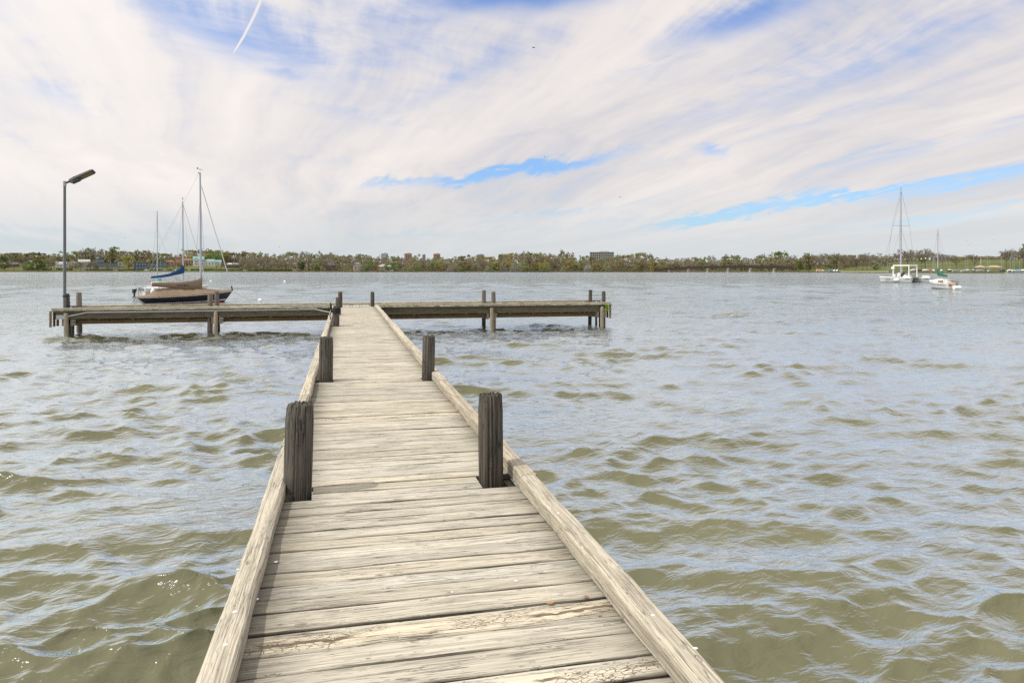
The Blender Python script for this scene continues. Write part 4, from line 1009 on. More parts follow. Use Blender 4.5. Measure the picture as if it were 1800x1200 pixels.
def trunk_mesh(seed, thick=0.022, limbs=True):
    r = random.Random(seed)
    mb = MB().tube([(0, 0, -0.05), (r.uniform(-.01, .01), r.uniform(-.01, .01), 0.2), (r.uniform(-.02, .02), 0, 0.42), (r.uniform(-.03, .03), r.uniform(-.03, .03), 0.66)], [thick * 1.3, thick, thick * 0.75, thick * 0.3], 6)
    if limbs:
        for k in range(5):
            a = k * 1.26 + r.uniform(-.3, .3); z = r.uniform(0.24, 0.42)
            mb.tube([(0, 0, z), (0.14 * math.cos(a), 0.14 * math.sin(a), z + 0.13), (0.27 * math.cos(a), 0.27 * math.sin(a), z + 0.34)], [thick * 0.55, thick * 0.4, thick * 0.15], 4)
    return mb.mesh('trunk', M['bark'])
_cr, _tk = {}, [trunk_mesh(k) for k in range(5)]
def crown(kind, var, mat):
    if (kind, var, mat) not in _cr: _cr[kind, var, mat] = crown_mesh(kind, 500 + var * 7 + len(kind), mat)
    return _cr[kind, var, mat]
TREES = 0
def tree(name, kind, mat, px, off, top_py, width_px, label, group=None, trunk=True, base=None):
    """Tree rooted `off` metres behind the waterline in column px, its top at photo row top_py."""
    global TREES
    p, d = on_land(px, off)
    if base is not None: p.z = base
    h = zof(top_py, d) - p.z
    if h < 1.5: h = 1.5
    w = width_px * d / F
    t = thing(name, p, R.uniform(0, 6.28), label, 'bush' if kind == 'bush' else 'tree', group)
    c = link('crown', crown(kind, R.randrange(6), mat), t, (0, 0, 0), (0, 0, 0), (w, w, h))
    if trunk and kind != 'bush':
        s = min(w, h * 0.9)
        link('trunk', _tk[R.randrange(5)], t, (0, 0, 0), (0, 0, 0), (s, s, h))
    TREES += 1
    return t
PROFILE = [(-60, 445), (0, 444), (40, 442), (60, 441), (90, 445), (130, 441), (150, 436), (185, 438), (225, 440), (265, 441), (300, 444), (350, 440), (375, 438), (405, 440), (420, 446), (445, 440), (470, 444), (500, 442), (530, 441), (560, 444), (575, 440), (610, 446), (630, 444), (660, 449), (700, 450), (745, 450), (800, 452), (830, 448), (870, 449), (920, 441), (940, 441), (960, 442), (1000, 443), (1015, 451), (1060, 452), (1095, 446), (1130, 443), (1155, 451), (1220, 450), (1240, 452), (1280, 449), (1310, 453), (1340, 446), (1380, 442), (1400, 450), (1430, 445), (1485, 442), (1500, 450), (1520, 445), (1560, 447), (1590, 440), (1625, 440), (1660, 446), (1690, 450), (1730, 447), (1750, 453), (1765, 440), (1800, 432), (1860, 436)]
def top(px): return float(np.interp(px, [a for a, _ in PROFILE], [b for _, b in PROFILE]))
TONE = {'leaf_olive': 'olive budding', 'leaf_yellow': 'yellow-green', 'leaf_green': 'fresh green', 'leaf_dark': 'dark evergreen', 'twig_brown': 'bare brown', 'twig_grey': 'bare grey'}
PLACE = [(-99, 140, 'far left bank'), (140, 420, 'hillside of houses'), (420, 640, 'middle bank'), (640, 900, 'bank below the towers'), (900, 1160, 'wood around the grey block'), (1160, 1420, 'wood behind the footbridge'), (1420, 1560, 'park behind the parked cars'), (1560, 1900, 'green hill behind the boat yard')]
def where(px): return next(t for a, b, t in PLACE if a <= px < b)
MARKS = [(-30, 'the photo\'s left edge'), (16, 'the half hidden brown house'), (50, 'the far left hedge'), (80, 'the green waterside tree'), (112, 'the lamp pole'), (134, 'the cream house'), (160, 'the cream house\'s right gable'), (188, 'the grey stacked house'), (226, 'the golden-green tree'), (264, 'the dark modern house'), (290, 'the silver car'), (318, 'the terracotta villa'), (352, 'the navy boat\'s mast'), (374, 'the teal roofs'), (410, 'the long pale roof'), (432, 'the lone white car'), (457, 'the nearest buoy'), (500, 'the far buoy'), (518, 'the narrow gatehouse'), (531, 'the dark rounded tree'),
         (581, 'the brown bank house'), (602, 'the walkway\'s far posts'), (625, 'the cream bank house'), (655, 'the lone far walkway post'), (676, 'the grey-white tower'), (697, 'the white bank house'), (717, 'the left orange tower'), (745, 'the narrow dark tower'), (768, 'the right orange tower'), (790, 'the low grass gap'), (812, 'the bright waterline bush'), (845, 'the blue glass tower'), (867, 'the second dock bent'), (888, 'the beige office'), (918, 'the large green bush'), (940, 'the drone overhead'), (960, 'the yellow-green wood bush'), (990, 'the wood\'s crest'), (1019, 'the water tower'), (1040, 'the grey block\'s left edge'), (1058, 'the grey office block'), (1080, 'the grey block\'s right edge'), (1110, 'the dock\'s leafy end'),
         (1146, 'the yellow-green bridge bush'), (1177, 'the first bridge pier'), (1211, 'the second bridge pier'), (1245, 'the third bridge pier'), (1281, 'the fourth bridge pier'), (1320, 'the fifth bridge pier'), (1362, 'the last bridge pier'), (1404, 'the green spit tree'), (1422, 'the leaning olive tree'), (1442, 'the white truck'), (1468, 'the blue cars'), (1485, 'the last white car'), (1503, 'the pale shore path'), (1540, 'the low olive tree'), (1560, 'the catamaran\'s bow'), (1584, 'the catamaran\'s mast'), (1608, 'the catamaran\'s stern'), (1627, 'the park lamps'), (1648, 'the small sailboat\'s mast'), (1669, 'the pointed boat cover'), (1690, 'the short slope tree'), (1711, 'the wide spreading tree'), (1727, 'the pink pavilion'), (1748, 'the tan pavilion'), (1769, 'the tall dark tree'), (1785, 'the cream boat'), (1799, 'the floating dock'), (1840, 'the photo\'s right edge')]
ROWN = {'back': 'on the skyline', 'mid': 'mid-wood', 'front': 'by the waterside'}
_lab = {}
def unique(px, tone, row, tp, w):
    near = sorted(MARKS, key=lambda q: abs(q[0] - px))[:3]
    size = ['tall ' if tp < top(px) else '', '', 'broad ' if w > 27 else 'slim ' if w < 19 else '']
    for (mx, mt) in near:
        for sz in (0, 2, 1):
            side = 'in line with' if abs(px - mx) < 3.5 else 'left of' if px < mx else 'right of'
            lab = '%s%s tree %s, %s %s' % (size[sz], tone, ROWN[row], side, mt)
            if lab not in _lab: _lab[lab] = 1; return lab
    return lab if len(lab.replace('-', ' ').split()) <= 16 else lab
def pick(px, row):
    if px < 140: opts = ['twig_brown', 'leaf_green', 'leaf_olive', 'twig_grey', 'leaf_dark']
    elif px < 420: opts = ['leaf_olive', 'leaf_yellow', 'leaf_green', 'twig_brown', 'leaf_olive']
    elif px < 640: opts = ['leaf_yellow', 'leaf_olive', 'leaf_green', 'twig_brown'] if row == 'back' else ['twig_brown', 'twig_grey', 'leaf_olive', 'twig_brown']
    elif px < 1160: opts = ['leaf_olive', 'twig_brown', 'leaf_olive', 'twig_grey', 'leaf_green', 'leaf_yellow']
    elif px < 1420: opts = ['twig_brown', 'leaf_olive', 'twig_grey', 'twig_brown', 'leaf_green']
    elif px < 1560: opts = ['twig_brown', 'twig_brown', 'leaf_olive', 'twig_grey']
    else: opts = ['twig_brown', 'twig_grey', 'twig_brown', 'leaf_olive']
    return R.choice(opts)
def auto_tree(px, off, tp, w, row):
    mat = pick(px, row)
    kind = 'bare' if mat.startswith('twig') else 'leafy'
    tree('bare_tree' if kind == 'bare' else 'leafy_tree', kind, mat, px, off, tp, w, unique(px, TONE[mat], row, tp, w), '%s trees, %s' % (TONE[mat], where(px)), trunk=(row != 'back'))
px = -45.0
while px < 1850:                                        # back row makes the skyline
    right = px > 1560
    auto_tree(px, R.uniform(150, 210) if not right else R.uniform(190, 250), top(px) + R.choice([-4, -2, -1, 0, 1, 3, 5]) + R.uniform(-1, 1), R.uniform(20, 36), 'back')
    px += R.uniform(10, 15)
px = -45.0
while px < 1850:
    if px < 420:
        if not (100 < px < 335 and R.random() < 0.75): auto_tree(px, R.uniform(95, 135), top(px) + R.uniform(4, 12), R.uniform(18, 30), 'mid')
        px += R.uniform(13, 22)
    elif px < 1420:
        auto_tree(px, R.uniform(45, 110), top(px) + R.uniform(4, 15), R.uniform(18, 32), 'mid')
        px += R.uniform(9, 16)
    elif px < 1570:
        auto_tree(px, R.uniform(60, 130), top(px) + R.uniform(2, 8), R.uniform(18, 30), 'mid')
        px += R.uniform(10, 16)
    else:
        auto_tree(px, R.uniform(150, 190), top(px) + R.uniform(4, 8), R.uniform(14, 26), 'mid')
        px += R.uniform(18, 30)
px = -40.0
while px < 1430:
    if px < 100 or 420 < px < 600: auto_tree(px, R.uniform(14, 30), R.uniform(453, 462), R.uniform(15, 24), 'front'); px += R.uniform(10, 17)
    elif 600 < px < 1180 and R.random() < 0.5:
        mt_ = R.choice(['leaf_olive', 'leaf_olive', 'twig_brown', 'leaf_green', 'twig_grey']); tp_ = R.uniform(460, 468); w_ = R.uniform(13, 24)
        tree('bush', 'bush', mt_, px, R.uniform(2, 5), tp_, w_, unique(px, TONE[mt_], 'front', tp_ if tp_ > 463 else 0, w_).replace(' tree ', ' bush '), 'bushes along the middle far waterline'); px += R.uniform(7, 11)
    elif 600 < px < 1180: auto_tree(px, R.uniform(4, 14), R.uniform(454, 465), R.uniform(16, 28), 'front'); px += R.uniform(8, 13)
    elif px >= 1180: auto_tree(px, R.uniform(30, 45), R.uniform(457, 465), R.uniform(14, 24), 'front'); px += R.uniform(16, 26)
    else: px += 8
# trees one can pick out
for (name, kind, mat, x, off, tp, w, lab) in (
        ('leafy_tree', 'leafy', 'leaf_yellow', 226, 48, 447, 27, 'round golden-green tree between the two modern grey houses'),
        ('leafy_tree', 'leafy', 'leaf_green', 200, 150, 430, 24, 'tall pale green tree rising above the grey flat-roofed house'),
        ('bare_tree', 'bare', 'twig_grey', 165, 140, 433, 22, 'tall bare grey tree behind the cream house'),
        ('bare_tree', 'bare', 'twig_brown', 148, 140, 435, 20, 'reddish bare tree behind the cream house\'s roof'),
        ('leafy_tree', 'leafy', 'leaf_olive', 432, 130, 438, 20, 'lone pale olive tree standing out above the bank right of the houses'),
        ('leafy_tree', 'leafy', 'leaf_green', 376, 140, 438, 22, 'fresh green tree above the teal-roofed house'),
        ('leafy_tree', 'leafy', 'leaf_yellow', 394, 140, 439, 24, 'yellow-green tree right above the teal-roofed house'),
        ('leafy_tree', 'leafy', 'leaf_yellow', 318, 60, 462, 17, 'low golden tree below the terracotta house'),
        ('leafy_tree', 'leafy', 'leaf_dark', 530, 20, 458, 15, 'dark green rounded tree near the water on the middle bank'),
        ('leafy_tree', 'leafy', 'leaf_green', 76, 20, 458, 18, 'green rounded tree near the water left of the lamp pole'),
        ('bare_tree', 'bare', 'twig_brown', 95, 12, 452, 20, 'bare brown tree at the water left of the lamp pole'),
        ('leafy_tree', 'leafy', 'leaf_olive', 168, 22, 459, 13, 'thin olive tree on the lawn below the cream house'),
        ('leafy_tree', 'leafy', 'leaf_green', 1404, 22, 456, 19, 'bright green tree on the spit at the bridge\'s right end'),
        ('leafy_tree', 'leafy', 'leaf_olive', 1422, 18, 444, 25, 'big pale olive tree with a leaning trunk right of the bridge'),
        ('leafy_tree', 'leafy', 'leaf_olive', 1465, 60, 446, 30, 'wide olive tree above the parked cars'),
        ('bare_tree', 'bare', 'twig_brown', 1503, 28, 448, 20, 'bare brown tree nearest the white parked car'),
        ('bare_tree', 'bare', 'twig_brown', 1517, 28, 443, 22, 'taller bare brown tree midway along the far park'),
        ('bare_tree', 'bare', 'twig_grey', 1524, 34, 449, 18, 'bare grey tree close behind the midway park tree'),
        ('leafy_tree', 'leafy', 'leaf_olive', 1540, 26, 458, 20, 'low olive tree left of the catamaran'),
        ('bare_tree', 'bare', 'twig_brown', 1595, 30, 437, 21, 'tall bare tree close right of the catamaran\'s mast'),
        ('bare_tree', 'bare', 'twig_brown', 1626, 32, 436, 21, 'tall round bare tree by the twin park lamps'),
        ('bare_tree', 'bare', 'twig_grey', 1656, 42, 441, 18, 'bare tree just right of the small sailboat\'s mast'),
        ('bare_tree', 'bare', 'twig_brown', 1681, 48, 451, 18, 'short dark-trunked tree on the green slope'),
        ('bare_tree', 'bare', 'twig_brown', 1712, 58, 446, 28, 'wide spreading bare tree left of the pavilions'),
        ('bare_tree', 'bare', 'twig_brown', 1769, 55, 437, 21, 'tall dark bare tree right of the tan pavilion'),
        ('bare_tree', 'bare', 'twig_grey', 1778, 70, 444, 18, 'pale bare tree between the two dark trees at far right'),
        ('bare_tree', 'bare', 'twig_brown', 1799, 60, 429, 26, 'tallest bare tree at the right edge of the bank')):
    tree(name, kind, mat, x, off, tp, w, lab)
# parkway trees with thin trunks along the left shore
for x in (126, 133, 140, 152, 160, 175, 187, 209, 262, 275, 293, 305, 379, 388, 398, 409, 421, 446, 462, 478):
    mt = min(MARKS, key=lambda q: abs(q[0] - x)); sd = 'in line with' if abs(mt[0] - x) < 4 else 'left of' if x < mt[0] else 'right of'
    lb = 'small bare parkway tree on the shore lawn, %s %s' % (sd, mt[1])
    if lb in _lab: lb = 'slim bare parkway tree, farther %s %s' % (sd, mt[1])
    _lab[lb] = 1
    tree('bare_tree', 'bare', 'twig_brown', x + R.uniform(-2, 2), R.uniform(7, 12), R.uniform(460, 465) - (3 if x > 370 else 0), R.uniform(9, 13), lb, 'small parkway trees along the far left shore')
for (x, off, tp, w, mat, lab) in ((50, 45, 455, 18, 'leaf_dark', 'dark green bush on the far left bank'), (138, 60, 460, 12, 'leaf_dark', 'dark clipped bush in front of the cream house'), (192, 40, 464, 12, 'twig_brown', 'brown bush on the terrace wall\'s right part'),
                             (812, 4, 470, 13, 'leaf_green', 'bright green bush at the waterline below the blue tower'), (757, 8, 462, 12, 'leaf_olive', 'pale olive bush at the water below the orange towers'), (733, 10, 465, 9, 'leaf_green', 'small green bush at the water between the orange towers'),
                             (1146, 8, 459, 9, 'leaf_yellow', 'yellow-green bush at the bridge\'s left end'), (918, 12, 455, 20, 'leaf_green', 'large bright green bush in the wood left of the grey block'), (960, 14, 457, 15, 'leaf_yellow', 'yellow-green bush left of the grey block'),
                             (1305, 50, 462, 9, 'leaf_green', 'green bush behind the middle of the bridge'), (668, 6, 472, 18, 'reed', 'low dry brown bush on the bank below the white house'), (1040, 6, 470, 10, 'leaf_green', 'small green bush at the water below the grey block')):
    tree('bush', 'bush', mat, x, off, tp, w, lab, 'bushes on the far bank')
# the wood's dense inside, read as one mass
mb = MB(); r = random.Random(21)
for k in range(34000):
    px = r.uniform(-60, 1570) if k % 9 else r.uniform(1560, 1860)
    right = px > 1560
    off = r.uniform(125, 230) if px < 420 else r.uniform(24, 140)
    if px > 1400: off = r.uniform(90, 170)
    if right: off = r.uniform(215, 300)
    p, d = on_land(px, off)
    tp = top(px) + 6 + 3 * math.sin(px * 0.31) + 2 * math.sin(px * 0.83) + (5 if off < 70 else 0)
    z1 = max(zof(tp, d), p.z + 2); p.z += (z1 - p.z) * r.uniform(0, 1)
    s = r.uniform(0.6, 1.5)
    u = Vector((r.gauss(0, 1), r.gauss(0, 1), r.gauss(0, 1))).normalized(); v = u.orthogonal().normalized()
    mb.add([p - u * s, p + v * s, p + u * s, p - v * s], [(0, 1, 2, 3)])
o = mb.build('distant_woods', M['wood_mass']); tag(o, 'brown-olive mass of the wood behind the shore trees', None, None, 'stuff')
# reeds and shore fringe
mb = MB()
for k in range(3800):
    px = r.uniform(-60, 98) if k % 3 == 0 else r.uniform(560, 1200) if k % 3 == 1 else r.uniform(98, 560)
    p, d = on_land(px, r.uniform(0.5, 5)); h = r.uniform(0.6, 2.4) if px < 98 else r.uniform(0.3, 1.0) if px < 560 else r.uniform(0.5, 1.8)
    a = r.uniform(-0.5, 0.5)
    mb.add([p, p + Vector((0.25, 0, 0)), p + Vector((a + 0.1, r.uniform(-.3, .3), h))], [(0, 1, 2)])
o = mb.build('shore_reeds', M['reed']); tag(o, 'dry tan reeds and rough grass along the far waterline', None, None, 'stuff')

# ------------------------------------------------------------------ houses, towers, bridge
def col_mat(name, c, rough=0.8, var=0.1): 
    if name not in M: M[name] = simple(name, c, rough, var, 0.6)
    return M[name]
def bld(name, px, off, label, cat='house', base=None, group=None):
    p, d = on_land(px, off)
    if base is not None: p.z = base
    t = thing(name, p, -math.atan((px - CX) / F) - TH, label, cat, group); t['d'] = d
    return t, d, p.z
def block(t, w, x, y, z, sx, sy, sz, name='wall'): return MB().box((x, y, z + sz / 2), (sx, sy, sz)).build(name, w, t)
def gable(t, m, x, y, z, sx, sy, h, along='x', ov=0.4, name='roof'):
    a, b = sx / 2 + ov, sy / 2 + ov
    mb = MB()
    if along == 'x': mb.prism([(y - b, z - 0.1), (y, z + h), (y + b, z - 0.1), (y + b, z + 0.1), (y, z + h + 0.22), (y - b, z + 0.1)], 'x', x - a, x + a)
    else: mb.prism([(x - a, z - 0.1), (x, z + h), (x + a, z - 0.1), (x + a, z + 0.1), (x, z + h + 0.22), (x - a, z + 0.1)], 'y', y - b, y + b)
    o = mb.build(name, m, t)
    return o
def gable_end(t, w, x, y, z, sx, sy, h, along='x'):
    if along == 'x': return MB().prism([(y - sy / 2, z), (y + sy / 2, z), (y, z + h)], 'x', x - sx / 2, x + sx / 2).build('gable', w, t)
    return MB().prism([(x - sx / 2, z), (x + sx / 2, z), (x, z + h)], 'y', y - sy / 2, y + sy / 2).build('gable', w, t)
def hip(t, m, x, y, z, sx, sy, h, ov=0.5):
    a, b = sx / 2 + ov, sy / 2 + ov; k = max(0.1, a - b)
    return MB().add([(x - a, y - b, z), (x + a, y - b, z), (x + a, y + b, z), (x - a, y + b, z), (x - k, y, z + h), (x + k, y, z + h), (x - a, y - b, z - 0.25), (x + a, y - b, z - 0.25), (x + a, y + b, z - 0.25), (x - a, y + b, z - 0.25)],
                    [(0, 1, 5, 4), (1, 2, 5), (2, 3, 4, 5), (3, 0, 4), (6, 7, 1, 0), (7, 8, 2, 1), (8, 9, 3, 2), (9, 6, 0, 3), (9, 8, 7, 6)]).build('roof', m, t)
def wins(t, y, xs, zs, w, h, m='glass_dark', frame=None):
    for z in zs:
        for x in xs:
            f = MB().box((x, y - 0.03, z), (w + 0.3, 0.10, h + 0.3)).build('window', frame or M['offwhite'], t)
            MB().box((x, y - 0.10, z), (w, 0.06, h)).build('pane', M[m], f)
cream = col_mat('cream_render', (0.46, 0.40, 0.29)); groof = col_mat('grey_slate_roof', (0.17, 0.18, 0.20)); lroof = col_mat('pale_metal_roof', (0.40, 0.42, 0.44))
gwall = col_mat('grey_blue_cladding', (0.13, 0.155, 0.175)); dwall = col_mat('dark_grey_cladding', (0.075, 0.088, 0.10)); stone = col_mat('pale_stone', (0.34, 0.31, 0.27))
terr = col_mat('terracotta_tiles', (0.22, 0.115, 0.085)); och = col_mat('ochre_render', (0.36, 0.26, 0.17)); teal = col_mat('teal_metal_roof', (0.20, 0.36, 0.34)); whit = col_mat('white_render', (0.62, 0.62, 0.59))
bwall = col_mat('brown_brick', (0.17, 0.12, 0.09)); orange = col_mat('orange_brick', (0.46, 0.28, 0.20)); conc = col_mat('pale_concrete', (0.42, 0.41, 0.38)); steel = col_mat('rusty_brown_steel', (0.034, 0.019, 0.017))

# cream house with grey roofs (columns 100-160)
t, d, z = bld('cream_house', 134, 70, 'cream two-storey house with grey and pale roofs right of the lamp pole')
k = d / F
block(t, cream, -4, 0, -4, 13, 9, 11.5); gable_end(t, cream, -4, 0, 7.5, 12.8, 8.8, 3.2, 'y'); gable(t, groof, -4, 0, 7.4, 13, 9, 3.3, 'y')
block(t, cream, 9.5, 1.5, -4, 14, 8, 12); gable(t, lroof, 9.5, 1.5, 8.0, 14, 8, 3.2, 'x'); gable_end(t, cream, 9.5, 1.5, 8, 13.6, 7.8, 3)
block(t, cream, 15, -3, -4, 9, 6, 9.5); gable(t, groof, 15, -3, 5.4, 9, 6, 3.0, 'y'); gable_end(t, cream, 15, -3, 5.4, 8.8, 5.8, 2.9, 'y')
block(t, whit, -18, 1, -4, 13, 8, 9); gable(t, lroof, -18, 1, 5.0, 13, 8, 2.8, 'x'); gable_end(t, whit, -18, 1, 5, 12.6, 7.8, 2.7)
wins(t, -4.5, (-7.5, -4, -0.5), (1.4, 5.0), 1.5, 1.9); wins(t, -2.5, (5, 8), (1.5, 5.2), 1.6, 2.0); wins(t, -6.0, (13, 16.5), (1.2,), 1.8, 2.2); wins(t, -3.0, (-21.5, -18, -14.5), (2.2,), 1.5, 1.8)
MB().box((10, 2, 11.2), (1.3, 1.3, 3.4)).build('chimney', stone, t)
# modern grey house (160-216)
t, d, z = bld('modern_house', 188, 72, 'grey-blue modern house with flat stacked roofs and glass bands')
block(t, gwall, -2, 0, -4, 36, 10, 10.5); block(t, gwall, -9, 1.5, 6.75, 11, 8, 5.5); block(t, conc, 16, -0.5, -4, 6, 11, 12); block(t, gwall, -18, -2, -4, 6, 8, 9)
MB().box((-2, -0.3, 6.62), (37.5, 11.4, 0.24)).box((-9, 1.3, 12.4), (12.4, 9.4, 0.28)).build('roof', groof, t)
wins(t, -5.0, (-14, -10.5, -7, -3.5, 0, 3.5, 7, 10.5), (0.6, 4.3), 2.7, 2.3, 'glass_blue', gwall); wins(t, -2.5, (-12.5, -9, -5.5), (9.4,), 2.6, 3.0, 'glass_blue', gwall); wins(t, -6.0, (16,), (1.5, 5), 2.2, 2.0)
MB().box((-2, -5.9, 2.45), (30, 1.8, 0.22)).build('balcony', conc, t)
p, d = on_land(190, 56)
w = thing('terrace_wall', P(190, d, p.z), -math.atan((190 - CX) / F) - TH, 'long pale stone terrace wall below the modern grey house', 'wall')
MB().box((0, 0, 0.5), (68, 0.8, 4.6)).build('wall', stone, w); MB().box((0, 0, 2.95), (68.6, 1.2, 0.28)).build('coping', conc, w)
# dark modern house (236-294)
t, d, z = bld('modern_house', 264, 60, 'dark modern house of grey boxes with a stone chimney')
block(t, dwall, -11, 0, -4, 17, 10, 11.8); block(t, dwall, 5, 1, -4, 14, 9, 11.2); block(t, gwall, 15.5, -0.5, -4, 10, 10, 12.2); block(t, stone, -19, 1, -4, 5, 8, 10.4)
MB().box((-11, -0.2, 7.92), (18, 11, 0.26)).box((5, 0.8, 7.32), (14.8, 10, 0.24)).box((15.5, -0.7, 8.33), (11, 11, 0.26)).build('roof', groof, t)
MB().box((-3.2, -3.9, 4.5), (2.4, 2.0, 14)).build('chimney', stone, t)
wins(t, -5.0, (-16.2, -12.8, -9.2, -6), (0.3, 5.2), 2.2, 3.2, 'glass_blue', dwall); wins(t, -3.5, (0.8, 4.4, 8.6), (0.3, 4.6), 2.6, 2.8, 'glass_blue', dwall); wins(t, -5.5, (12.8, 17.6), (0.5, 5.4), 2.4, 3.4, 'glass_blue', gwall)
# terracotta house (296-342)
t, d, z = bld('terracotta_house', 318, 84, 'ochre villa with terracotta tile roofs and a square tower')
block(t, och, -3, 1, -4, 8, 8, 15.5); hip(t, terr, -3, 1, 11.5, 8, 8, 2.0)
block(t, och, 9, 0, -4, 17, 9, 11); hip(t, terr, 9, 0, 7.0, 17, 9, 2.6); block(t, och, -13, 0, -4, 12, 8, 9); hip(t, terr, -13, 0, 5.0, 12, 8, 2.2)
block(t, och, 2, -6, -4, 17, 4, 7); MB().box((2, -6.6, 3.3), (18.5, 6, 0.35), 0).build('porch_roof', terr, t)
wins(t, -3.0, (-5, -3, -1), (9.4,), 1.0, 1.8, 'glass_dark', och); wins(t, -4.5, (4, 7.5, 11, 14.5), (5.2,), 1.5, 1.9, 'glass_dark', och); wins(t, -8.0, (-4, 0, 4, 8), (0.6,), 2.2, 2.6, 'glass_dark', och); wins(t, -4.0, (-16, -11), (2.4,), 1.5, 1.9, 'glass_dark', och)
# teal-roofed house (339-386)
t, d, z = bld('teal_roofed_house', 360, 86, 'white house with bright teal metal roofs')
block(t, whit, -8, 0, -4, 14, 9, 12.5); gable(t, teal, -8, 0, 8.5, 14, 9, 4.0, 'x'); gable_end(t, whit, -8, 0, 8.5, 13.6, 8.8, 3.8)
block(t, whit, -11, -3.5, -4, 6, 4, 12); gable(t, teal, -11, -3.5, 8.0, 6, 4, 2.6, 'y'); gable_end(t, whit, -11, -3.5, 8, 5.8, 3.9, 2.5, 'y')
block(t, whit, 6, 0.5, -4, 13, 8, 9.5); gable(t, teal, 6, 0.5, 5.5, 13, 8, 3.2, 'x'); gable_end(t, whit, 6, 0.5, 5.5, 12.6, 7.8, 3.0)
block(t, whit, 17, 0, -4, 9, 7, 9); gable(t, teal, 17, 0, 5.0, 9, 7, 2.6, 'x')
wins(t, -5.5, (-12, -10), (2, 5.6), 1.2, 1.8, 'glass_dark', whit); wins(t, -4.5, (-5.5, -2.5), (2, 5.6), 1.4, 1.8, 'glass_dark', whit); wins(t, -3.5, (2, 6, 10), (2.2,), 1.5, 1.8, 'glass_dark', whit)
# small far houses
def cottage(px, off, w, h, wall, roof, lab, rh=2.2):
    t, d, z = bld('lakeside_house', px, off, lab)
    block(t, wall, 0, 0, -3, w, 8, h + 3); hip(t, roof, 0, 0, h, w, 8, rh)
    n = max(2, int(w / 4)); wins(t, -4.0, [(-w / 2 + (i + 0.5) * w / n) for i in range(n)], (h * 0.5,), 1.7, 1.9, 'glass_dark', wall)
    return t
cottage(16, 66, 24, 4.2, bwall, groof, 'low brown house half hidden at the far left edge')
cottage(410, 76, 20, 5.0, bwall, lroof, 'low house with a long pale grey roof right of the teal roof')
cottage(581, 40, 13, 8.0, bwall, groof, 'dark brown house among bare trees on the middle bank')
cottage(625, 30, 15, 9.0, cream, groof, 'small cream house half hidden in bare trees on the middle bank')
cottage(678, 34, 20, 6.0, whit, lroof, 'long white house showing through trees below the grey-white tower')
cottage(518, 26, 5, 9.5, cream, groof, 'narrow cream gatehouse by the dark green tree')

def tower(name, px0, px1, py, off, wall, lab, floors, glass='glass_blue', crown_=None):
    px = (px0 + px1) / 2; p, d = on_land(px, off); w = (px1 - px0) * d / F; h = zof(py, d)
    t = thing(name, (p.x, p.y, 0), -math.atan((px - CX) / F) - TH, lab, 'tower block', 'high-rise blocks beyond the wood')
    block(t, wall, 0, 0, 0, w, w * 0.7, h)
    n = max(3, int(w / 5)); fh = h / floors
    for i in range(floors // 2, floors):
        f = MB().box((0, -w * 0.35 - 0.05, (i + 0.55) * fh), (w * 0.94, 0.3, fh * 0.52)).build('window_band', M[glass], t)
    mul = MB()
    for i in range(n + 1): mul.box((-w * 0.47 + i * w * 0.94 / n, -w * 0.35 - 0.3, h * 0.75), (w * 0.03, 0.5, h * 0.48))
    mul.build('mullion', wall, t)
    MB().box((0, 0, h + 0.5), (w * 1.01, w * 0.72, 1.0)).build('parapet', wall, t)
    MB().box((w * 0.1, 0, h + 2.3), (w * 0.4, w * 0.3, 2.6)).build('roof_plant', conc, t)
    return t
tower('tower_block', 670, 682, 446, 1700, conc, 'grey-white tower block, leftmost of the distant towers', 10)
tower('tower_block', 711, 724, 446, 1600, orange, 'orange brick tower block right of the grey-white one', 12, 'glass_dark')
tower('tower_block', 742.5, 748, 448, 1800, gwall, 'narrow dark blue tower block between the two orange ones', 10)
tower('tower_block', 762, 774, 446.5, 1650, orange, 'orange tower block with a dark centre, right of the narrow dark one', 12, 'glass_dark')
tower('tower_block', 838, 851, 448, 1800, gwall, 'blue glass tower block right of all the orange ones', 12)
tower('tower_block', 876, 894, 447.5, 1500, cream, 'beige office block showing above the wood', 8, 'glass_dark')
tower('office_block', 1037, 1079, 444, 900, col_mat('grey_brown_concrete', (0.24, 0.225, 0.205)), 'wide grey office block standing above the middle wood', 8, 'glass_dark')
p, d = on_land(1019.5, 1100)
t = thing('water_tower', (p.x, p.y, 0), 0, 'tiny dark water tower on a pole left of the grey office block', 'water tower')
MB().tube([(0, 0, 0), (0, 0, zof(451, d))], 0.8, 8).build('column', conc, t); MB().ball((0, 0, zof(450, d)), 3.0, 10, 6, (1, 1, 0.6)).build('tank', gwall, t)

